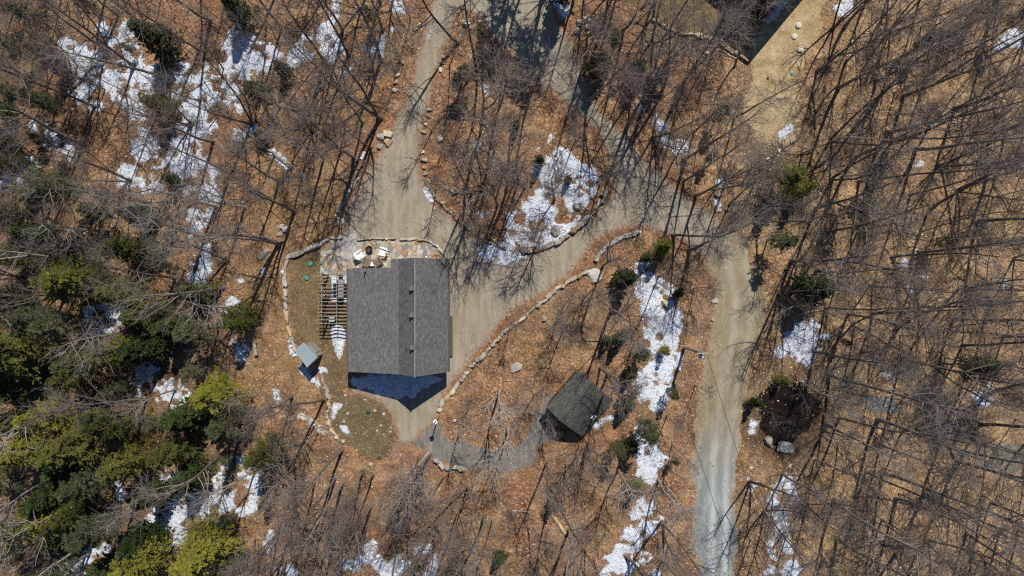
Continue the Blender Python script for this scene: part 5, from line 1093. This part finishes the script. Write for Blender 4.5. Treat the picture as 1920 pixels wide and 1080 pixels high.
# ------------------------------------------------------------------ old snow
SNOW = [('broad ragged snowfield with brown melt holes at the upper left', .5, [(175, 95, 16), (215, 105, 18), (285, 165, 16), (310, 165, 14), (230, 190, 12), (330, 175, 12), (345, 120, 10), (375, 150, 12), (130, 85, 14), (150, 110, 22), (165, 150, 22), (200, 130, 28), (240, 110, 25), (225, 165, 26), (265, 150, 20), (195, 60, 16), (215, 75, 18), (240, 55, 16), (290, 140, 16), (330, 150, 16), (355, 150, 14), (150, 180, 16), (180, 195, 14), (265, 190, 14), (262, 217, 13)]),
    ('long snow band running down right of the upper left snowfield', .5, [(455, 130, 16), (400, 165, 16), (350, 200, 14), (365, 295, 16), (330, 320, 16), (395, 240, 10), (395, 325, 14), (440, 85, 25), (470, 105, 24), (430, 110, 25), (410, 140, 24), (385, 185, 23), (430, 180, 18), (445, 208, 13), (370, 215, 23), (350, 250, 22), (345, 278, 22), (342, 305, 24), (370, 325, 26), (350, 348, 14), (385, 348, 20), (400, 375, 14), (395, 392, 12), (470, 70, 10)]),
    ('thin winding tail of snow left of the stone-edged lawn', .3, [(378, 420, 12), (372, 445, 11), (384, 510, 9), (372, 530, 11), (362, 408, 9), (385, 408, 12), (395, 392, 8), (370, 435, 11), (358, 442, 8), (378, 455, 9), (385, 468, 11), (386, 482, 8), (362, 492, 7), (380, 495, 9), (366, 520, 12), (362, 535, 9), (376, 553, 7), (383, 515, 7)]),
    ('snow pieces between the long band and wispy pine', .4, [(240, 325, 13), (255, 345, 9), (230, 343, 7), (270, 345, 12), (290, 345, 11), (262, 280, 16), (285, 268, 15), (270, 250, 13), (300, 315, 10), (280, 305, 12)]),
    ('shaded snow at the left edge under pale branches', .5, [(5, 335, 14), (30, 330, 24), (58, 312, 18), (75, 235, 13), (100, 268, 12), (131, 288, 12), (85, 255, 10)]),
    ('long narrow snow strip at the top left of the driveway', .4, [(620, 12, 13), (620, 35, 13), (617, 55, 14), (607, 75, 10), (625, 70, 12), (612, 97, 14), (635, 95, 11)]),
    ('small shadowed snow patch at the top, left of the long strip', .4, [(560, 92, 13), (572, 70, 8), (550, 112, 12), (575, 105, 9), (582, 60, 6)]),
    ('ragged snow at the right end of the long snow band', .4, [(500, 92, 14), (515, 98, 11), (490, 130, 10), (505, 118, 7)]),
    ('slanting bright snow strip beside the upper driveway', .3, [(735, 58, 6), (729, 67, 9), (722, 79, 10), (715, 92, 9), (711, 102, 6), (690, 96, 9), (700, 94, 6)]),
    ('small snow patch at the top edge left of the driveway', .3, [(742, 8, 9), (748, 18, 8), (738, 3, 6)]),
    ('scattered snow caught under pale twigs in the upper wood', .4, [(655, 128, 9), (645, 140, 8), (660, 122, 5)]),
    ('small snow patch left of the snowy fallen trunk', .3, [(474, 242, 8), (452, 255, 11), (444, 262, 7)]), ('strip of snow along the pale fallen trunk', .25, [(520, 295, 6), (530, 303, 6), (540, 312, 6), (510, 287, 5)]),
    ('snow ring with a brown centre among the hemlocks', .4, [(180, 585, 13), (195, 580, 10), (215, 590, 12), (225, 600, 12), (185, 610, 12), (200, 620, 10), (170, 595, 8), (240, 580, 9), (215, 612, 8)]),
    ('snow scrap at the foot of a small pine left of the tail', .3, [(298, 568, 9)]),
    ('grey-white snow patch left of the wooden bench', .3, [(434, 572, 11), (428, 583, 10), (445, 573, 7), (424, 590, 6)]), ('snow scrap right of the thin winding tail', .2, [(450, 527, 6)]),
    ('two-lobed snow scrap left of the log bench', .3, [(435, 632, 8), (436, 642, 6), (456, 655, 8), (449, 663, 8), (458, 672, 5), (440, 660, 5)]),
    ('snow patch under pale twigs left of the shed', .5, [(272, 700, 16), (285, 718, 22), (310, 735, 24), (335, 747, 16), (265, 735, 12)]),
    ('large snow hollow with brown islands at the lower left', .5, [(300, 920, 20), (318, 958, 28), (300, 985, 20), (345, 945, 24), (335, 905, 16), (395, 950, 24), (428, 935, 22), (455, 945, 20), (420, 880, 10), (412, 905, 10), (450, 870, 12), (455, 885, 14), (472, 920, 18), (475, 895, 12), (335, 1005, 14), (425, 862, 8), (310, 895, 12), (400, 965, 18)]),
    ('shaded snow at the bottom left edge', .4, [(130, 1072, 18), (165, 1045, 13), (178, 1035, 10), (195, 1030, 8)]), ('snow seen through pale branches at the left', .4, [(75, 850, 20), (90, 865, 10), (180, 885, 16), (210, 910, 12), (222, 925, 9)]),
    ('twin snow scraps on the bare lawn, upper one', .12, [(630, 764, 7), (628, 773, 5), (637, 762, 4), (627, 782, 4)]), ('round snow scrap on the bare lawn, lower one', .12, [(644, 803, 7), (649, 809, 5), (638, 800, 3)]),
    ('small snow scrap in leaves left of the stone edging', .15, [(517, 738, 7), (521, 750, 6), (521, 758, 3)]), ('small snow patch right of the metal-roofed shed', .12, [(603, 692, 6), (610, 693, 5), (600, 698, 5)]),
    ('snow strip under the outer edge of the shed', .12, [(541, 640, 3.5), (544, 650, 4.5), (548, 660, 5.5), (553, 666, 4)]), ('snow shaded behind the metal-roofed shed', .15, [(570, 694, 7), (578, 704, 8), (586, 712, 7), (564, 688, 5), (594, 716, 6), (598, 722, 4)]),
    ('ragged snow at the bottom edge below the footpath', .4, [(690, 1050, 14), (693, 1030, 11), (697, 1018, 5), (715, 1062, 16), (745, 1065, 18), (755, 1055, 14), (672, 1050, 7), (735, 1075, 12), (725, 1075, 12)]), ('snow scrap right of the bottom edge snow', .25, [(795, 1030, 9), (785, 1036, 8), (803, 1027, 5)]), ('bottom edge snow piece right of the small spruce', .25, [(812, 1062, 9), (808, 1075, 9), (815, 1052, 6)]),
    ('thin diagonal snow at the bottom left of centre', .3, [(640, 1048, 8), (628, 1040, 6), (655, 1058, 8), (668, 1066, 10), (600, 1045, 0.1)]), ('snow strip below the pale leaning trunks', .3, [(506, 1005, 8), (504, 1022, 9), (502, 1035, 6)]), ('snow piece at the bottom edge, left of centre', .3, [(538, 1065, 9), (548, 1077, 10), (528, 1060, 5)]),
    ('broad bright snow bank on the lower right of the driveway island', .3, [(1048, 285, 12), (1060, 295, 14), (1035, 300, 14), (1060, 315, 26), (1035, 330, 20), (1085, 335, 24), (1105, 330, 14), (1045, 350, 26), (1075, 365, 28), (1020, 365, 16), (1100, 350, 14), (1000, 395, 22), (1030, 395, 28), (1060, 395, 24), (1030, 425, 26), (990, 430, 24), (965, 410, 14), (965, 440, 16), (1000, 450, 18), (955, 455, 14), (925, 468, 13), (945, 478, 14), (965, 478, 12), (915, 480, 9), (940, 490, 9), (982, 478, 7), (905, 475, 6), (1050, 425, 16), (1010, 320, 8), (1000, 320, 6)]),
    ('small snow scrap above the island snow bank', .2, [(1031, 258, 6), (1029, 268, 6), (1010, 280, 5)]), ('tiny snow pair in leaves left of the island snow bank', .15, [(904, 402, 6), (915, 398, 4), (900, 400, 4)]), ('snow sliver at the left edge of the driveway island', .15, [(802, 356, 6), (806, 366, 6), (809, 374, 5)]), ('small snow scrap on the upper driveway island', .2, [(908, 167, 8), (911, 172, 6)]),
    ('thin white snow strip lying on the upper driveway', .1, [(809, 57, 2.6), (807, 62, 2.8), (805, 68, 2.8), (804, 73, 2.2)]), ('small snow streak under a pale tree on the island', .2, [(894, 273, 5), (893, 282, 4)]),
    ('long bright snow bank with a yellow sled left of the road', .35, [(1205, 508, 16), (1210, 525, 16), (1215, 545, 20), (1238, 550, 20), (1228, 580, 26), (1250, 585, 22), (1255, 610, 22), (1232, 615, 22), (1250, 635, 18), (1225, 640, 16), (1215, 628, 10), (1225, 660, 9), (1230, 648, 10), (1265, 590, 12)]),
    ('snow below the small green pine left of the utility pole', .35, [(1250, 670, 14), (1265, 672, 9), (1240, 690, 15), (1260, 690, 14), (1225, 690, 14), (1210, 700, 12), (1218, 718, 14), (1245, 705, 12), (1195, 718, 8)]),
    ('snow between two pines right of the cabin', .35, [(1222, 740, 20), (1210, 725, 14), (1240, 735, 16), (1230, 758, 14), (1205, 745, 10)]), ('snow bank below the cabin, left of the dirt road', .35, [(1205, 830, 14), (1215, 848, 20), (1230, 855, 16), (1205, 865, 14), (1212, 882, 14), (1215, 895, 8), (1235, 868, 9), (1205, 812, 10)]),
    ('blue-white snow strip below the cabin roof edge', .12, [(1124, 796, 5), (1132, 790, 5), (1140, 786, 6), (1149, 784, 5), (1118, 800, 4)]),
    ('tall snow patch in the lower wood left of the road', .35, [(1205, 945, 8), (1228, 950, 9), (1215, 960, 14), (1195, 962, 10), (1225, 975, 13), (1208, 985, 10), (1222, 995, 11), (1188, 1002, 14), (1175, 1008, 8), (1202, 1005, 10), (1196, 1022, 11)]),
    ('lowest snow bank at the bottom edge left of the road', .35, [(1165, 1040, 16), (1155, 1058, 18), (1175, 1055, 18), (1145, 1075, 16), (1165, 1075, 16), (1195, 1045, 12), (1208, 1050, 10), (1215, 1042, 6), (1185, 1035, 10), (1230, 1078, 8)]),
    ('kite-shaped snow patch right of the dirt road', .3, [(1500, 620, 12), (1512, 635, 20), (1495, 645, 20), (1518, 655, 18), (1505, 670, 16), (1510, 682, 8), (1480, 650, 12), (1465, 658, 10), (1455, 664, 6), (1526, 640, 9), (1525, 610, 6), (1522, 600, 5)]),
    ('rounded snow patch in the upper middle wood', .3, [(1275, 272, 12), (1270, 268, 10), (1283, 280, 9), (1288, 285, 6)]), ('ragged snow strip left of the rounded snow patch', .3, [(1240, 240, 9), (1232, 228, 7), (1246, 252, 8), (1252, 268, 9), (1228, 222, 4), (1255, 232, 5)]), ('lone snow scrap beside the shaded side drive', .2, [(1195, 202, 8), (1203, 205, 7), (1202, 212, 5)]),
    ('oval snow patch at the edge of the straw lawn', .15, [(1468, 252, 8), (1475, 245, 7), (1482, 240, 5)]), ('snow patch at the top right of the neighbour lawn', .25, [(1586, 8, 9), (1576, 18, 9), (1590, 15, 6), (1568, 16, 5)]), ('scattered snow at the upper right edge of the wood', .3, [(1872, 90, 9), (1860, 95, 6), (1895, 75, 12), (1910, 82, 8), (1905, 65, 9), (1918, 70, 8)]),
    ('small oval snow scrap in the upper right wood', .15, [(1727, 308, 7), (1720, 311, 5)]), ('snow scrap right of the road fork, upper', .15, [(1349, 343, 8), (1357, 340, 6), (1362, 342, 4)]), ('snow scrap right of the road fork, lower', .15, [(1342, 380, 7), (1347, 386, 5)]),
    ('ragged white snow patch at the far right edge', .3, [(1838, 745, 10), (1850, 745, 9), (1846, 757, 7), (1855, 728, 6), (1845, 735, 7), (1830, 745, 6)]),
    ('narrow snow bank with brown holes right of the road', .35, [(1475, 910, 14), (1485, 925, 14), (1495, 935, 9), (1465, 925, 12), (1455, 945, 10), (1450, 960, 7), (1480, 895, 8), (1484, 880, 8), (1470, 965, 10), (1475, 985, 9), (1468, 992, 10), (1448, 975, 6)]),
    ('shaded snow strip at the lower right roadside', .3, [(1450, 1000, 7), (1445, 1015, 8), (1447, 1030, 7), (1452, 1045, 6)]), ('thin oval snow scrap right of the narrow bank', .2, [(1476, 1022, 7), (1480, 1032, 6), (1475, 1012, 5)]), ('snow patch at the bottom edge right of the road', .3, [(1485, 1062, 10), (1480, 1072, 13), (1495, 1072, 10), (1443, 1072, 9)]),
    ('slim snow scrap at the roadside, lower', .15, [(1413, 908, 7), (1411, 918, 6)]), ('small snow scrap at the roadside below the pool', .2, [(1411, 795, 7), (1409, 806, 7)]), ('tiny snow scrap between roadside patches', .1, [(1409, 878, 3.5), (1403, 897, 3)]),
    ('small snow scrap above the white birch log', .15, [(1696, 495, 7), (1688, 496, 4), (1703, 498, 3)]), ('flat snow scrap left of the birch log', .1, [(1728, 519, 4.5), (1735, 521, 4)]), ('snow scrap at the end of the short grey log', .1, [(1707, 540, 5), (1709, 547, 4)]), ('long thin snow scrap above the birch log', .1, [(1884, 526, 4), (1881, 533, 4.5), (1877, 541, 3.5)]), ('snow scrap in the right wood near the road fork boulder', .15, [(1716, 467, 5)]), ('snow streak below the blue-shadowed trunk', .15, [(1660, 702, 5), (1670, 706, 6), (1678, 710, 5)]), ('small snow scrap right of the kite-shaped patch', .12, [(1545, 632, 6), (1538, 631, 4), (1552, 633, 4)]), ('snow scrap above the kite-shaped patch', .15, [(1527, 572, 6), (1530, 578, 4)]),
    ('snow drift in the shadow below the house', .16, [(668, 716, 9), (684, 716, 11), (700, 712, 12), (720, 710, 14), (745, 708, 14), (770, 708, 14), (795, 708, 10), (678, 722, 9), (695, 722, 12), (712, 724, 15), (730, 725, 17), (748, 726, 18), (765, 724, 16), (782, 720, 14), (798, 716, 11), (812, 713, 10), (822, 710, 8), (745, 738, 9), (770, 735, 10), (728, 737, 8)]),
    ('smooth tapering snow drift between the pergola and house', .06, [(631, 617, 11), (633, 623, 13.5), (634, 633, 13), (635, 645, 11), (636, 655, 8), (637, 664, 5.5), (637, 671, 3)]),
    ('snow shaded at the foot of the neighbour house', .12, [(1440, 38, 5), (1447, 32, 6), (1454, 24, 6), (1460, 15, 6), (1466, 5, 7), (1470, -6, 7)]), ('snow by the boulders at the top', .2, [(1047, 5, 9), (1055, 15, 10), (1060, 25, 7)]),
    ('two small snow scraps between the bench and lawn', .12, [(495, 507, 5)]), ('snow scrap against the lawn edging stones', .1, [(529, 510, 3.5), (530, 505, 3)]), ('snow scrap in the leaves beside the cabin path', .12, [(1171, 737, 5), (1160, 735, 4)])]
HOLES = [(1082, 390, 9), (1061, 412, 8), (1041, 434, 9), (1000, 424, 10), (961, 437, 7), (1047, 338, 7), (1026, 367, 6), (1038, 377, 8), (1106, 345, 7), (212, 606, 8), (178, 592, 5), (1210, 600, 3), (1236, 632, 7), (1472, 945, 9), (430, 910, 14), (450, 938, 13), (300, 960, 0.1), (1240, 548, 4), (1205, 1000, 7), (1190, 985, 6), (233, 128, 6), (215, 62, 9), (235, 165, 9), (300, 130, 9), (255, 100, 9), (425, 215, 9), (385, 285, 9), (360, 275, 6), (440, 145, 7), (622, 85, 6), (620, 28, 4), (370, 410, 5)]
scraps = []; sc_e = []; STEP = .09; sn = np.random.default_rng(8); snow_n = 0
txy = np.array([(a, b) for a, b in bare_xy])
for lab, amp, blobs in SNOW:
    B_ = np.array([(gx(a), gy(b), r * PX * 1.05) for a, b, r in blobs]); x0, y0 = (B_[:, :2] - B_[:, 2:]).min(0) - .5; x1, y1 = (B_[:, :2] + B_[:, 2:]).max(0) + .5
    X, Y = np.meshgrid(np.arange(x0, x1, STEP), np.arange(y0, y1, STEP), indexing='ij'); d = np.full(X.shape, -9.)
    wx = X + .9 * (fbm(X, Y, .9, 21, 3) - .5) * min(1, amp * 3); wy = Y + .9 * (fbm(X, Y, .9, 22, 3) - .5) * min(1, amp * 3)
    for bx, by, br in B_: d = np.maximum(d, br * (1.13 if amp >= .25 else 1.0) - np.hypot(wx - bx, wy - by))
    d = d + amp * 2.0 * (fbm(X, Y, 1.5, 61, 4) - .5) + amp * 1.5 * (fbm(X, Y, .45, 67, 3) - .5)
    if amp >= .3:
        hn = fbm(X, Y, .9, 83, 3); d = np.minimum(d, (.655 - hn) * 3.0)
    for hx, hy, hr in HOLES: d = np.minimum(d, np.hypot(X - gx(hx), Y - gy(hy)) * (1 + .25 * (fbm(X, Y, .5, 5, 2) - .5)) - hr * PX)
    for a, b in txy[(txy[:, 0] > x0) & (txy[:, 0] < x1) & (txy[:, 1] > y0) & (txy[:, 1] < y1)]: d = np.minimum(d, np.hypot(X - a, Y - b) - .26)
    drift = 'tapering' in lab
    f = np.clip(d * .40, -.2, .05) + np.clip(d - .15, 0, 1.2) * (.07 if not drift else .42) + np.where(d > 0, .05 * (fbm(X, Y, .5, 71, 3) - .5), 0) * np.clip(d * 4, 0, 1)
    Z = ground_z(X, Y) + f + .035; kc = np.maximum.reduce([d[:-1, :-1], d[1:, :-1], d[:-1, 1:], d[1:, 1:]]) > -.10
    # connected pieces: big ones are things, crumbs go to one scattering
    lb = np.zeros(kc.shape, int); cur = 0; pieces = []
    for si, sj in zip(*np.where(kc)):
        if lb[si, sj]: continue
        cur += 1; stck = [(si, sj)]; lb[si, sj] = cur; cells = []
        while stck:
            i, j = stck.pop(); cells.append((i, j))
            for u, v in ((i + 1, j), (i - 1, j), (i, j + 1), (i, j - 1)):
                if 0 <= u < kc.shape[0] and 0 <= v < kc.shape[1] and kc[u, v] and not lb[u, v]: lb[u, v] = cur; stck.append((u, v))
        pieces.append(np.array(cells))
    pieces.sort(key=len, reverse=True); ny = X.shape[1]; Vall = np.stack([X, Y, Z], -1).reshape(-1, 3)
    main_thing = None
    for n_p, c in enumerate(pieces):
        if len(c) < 6: continue
        i, j = c[:, 0], c[:, 1]; F = np.stack([i * ny + j, (i + 1) * ny + j, (i + 1) * ny + j + 1, i * ny + j + 1], 1); used = np.unique(F); rm = np.zeros(len(Vall), int); rm[used] = np.arange(len(used))
        if n_p == 0:
            o_ = Vall[used].mean(0); o_[2] = 0; ob = link('snow_patch', new_mesh('snow_patch', Vall[used] - o_, [rm[F]], [M['snow']], True, attrs={'edge': d.ravel()[used]}), None, tuple(o_)); tag(ob, lab, 'snow patch', 'patches of old snow')
        else: scraps.append((Vall[used], rm[F])); sc_e.append(d.ravel()[used])
V = []; F = []; b = 0
for v, f in scraps: V.append(v); F.append(f + b); b += len(v)
if V: tag(link('snow_crumbs', new_mesh('snow_crumbs', np.concatenate(V), [np.concatenate(F)], [M['snow']], True, attrs={'edge': np.concatenate(sc_e)})), 'crumbs of old snow scattered round the larger patches', kind='stuff')

# ------------------------------------------------------------------ loose leaves and fallen twigs on the forest floor
lr = np.random.default_rng(17); n = 95000
x = lr.uniform(-49, 49, n); y = lr.uniform(-28.5, 28.5, n); ok = np.ones(n, bool)
isd = poly_sdf(x, y, isl)
for k, mgn in zip(keep_out, (-.5, -.3, -.3, -1.2, -1.5, -1.5, -1.5, -.4, -1, -.5, 9, -.2)):
    d = poly_sdf(x, y, k); ok &= (d < (lr.exponential(.42, n) if mgn < 5 else 99)) | (isd > 0) if k is not keep_out[7] else ~((d > -.0) & (lr.uniform(size=n) < .985))
ok &= (lr.uniform(size=n) < np.clip(fbm(x, y, 2.2, 91, 3) * 2.2 - .35, .12, 1))
x, y = x[ok], y[ok]; n = len(x); s = lr.uniform(.045, .105, n); a = lr.uniform(0, 6.28, n)
u = np.stack([np.cos(a), np.sin(a), lr.normal(size=n) * .35], 1) * s[:, None]; w = np.stack([-np.sin(a), np.cos(a), lr.normal(size=n) * .35], 1) * (s * lr.uniform(.5, .8, n))[:, None]
c = np.stack([x, y, ground_z(x, y) + .035 + lr.uniform(0, .04, n)], 1)
pal = np.array([(.42, .22, .10), (.30, .15, .07), (.52, .33, .18), (.22, .105, .05), (.36, .17, .08), (.58, .42, .27), (.16, .08, .045)]); pal_t = np.array([(.46, .30, .16), (.36, .23, .12), (.58, .42, .25), (.26, .16, .085), (.41, .26, .14), (.62, .49, .32), (.18, .11, .06)])
pick = lr.integers(0, 7, n); tn = np.clip((x / PX + 960 - 1330) / 200, 0, 1)[:, None]; cc = (pal[pick] * (1 - tn) + pal_t[pick] * tn) * lr.uniform(.75, 1.05, (n, 1))
V = np.stack([c - u, c - w * 1.0 + u * .1, c + u, c + w + u * .1], 1).reshape(-1, 3)
tag(link('leaf_litter', new_mesh('leaf_litter', V, [np.arange(4 * n).reshape(-1, 4)], [M['leaf']], False, np.repeat(cc, 4, 0))), 'loose brown leaves lying over the forest floor', kind='stuff')
n = 9500; x = lr.uniform(-49, 49, n); y = lr.uniform(-28.5, 28.5, n); ok = np.ones(n, bool); isd = poly_sdf(x, y, isl)
for k in keep_out[:10] + keep_out[11:]: ok &= (poly_sdf(x, y, k) < -.2) | (isd > .3)
x, y = x[ok], y[ok]; n = len(x); a = lr.uniform(0, 6.28, n); L = lr.uniform(.3, 1.6, n); t = np.array([-.5, 0, .5])
P_ = np.stack([x[:, None] + np.cos(a)[:, None] * L[:, None] * t, y[:, None] + np.sin(a)[:, None] * L[:, None] * t, ground_z(x, y)[:, None] + .05 + np.abs(lr.normal(size=(n, 3))) * .06], -1); P_[:, 1, :2] += lr.normal(size=(n, 2)) * .08
V, F = tubes(P_, np.ones((n, 3)) * lr.uniform(.006, .022, (n, 1)), 4)
tag(link('fallen_twigs', new_mesh('fallen_twigs', V, [F], [M['twig_pale']], True)), 'fallen twigs strewn over the leaves', kind='stuff')
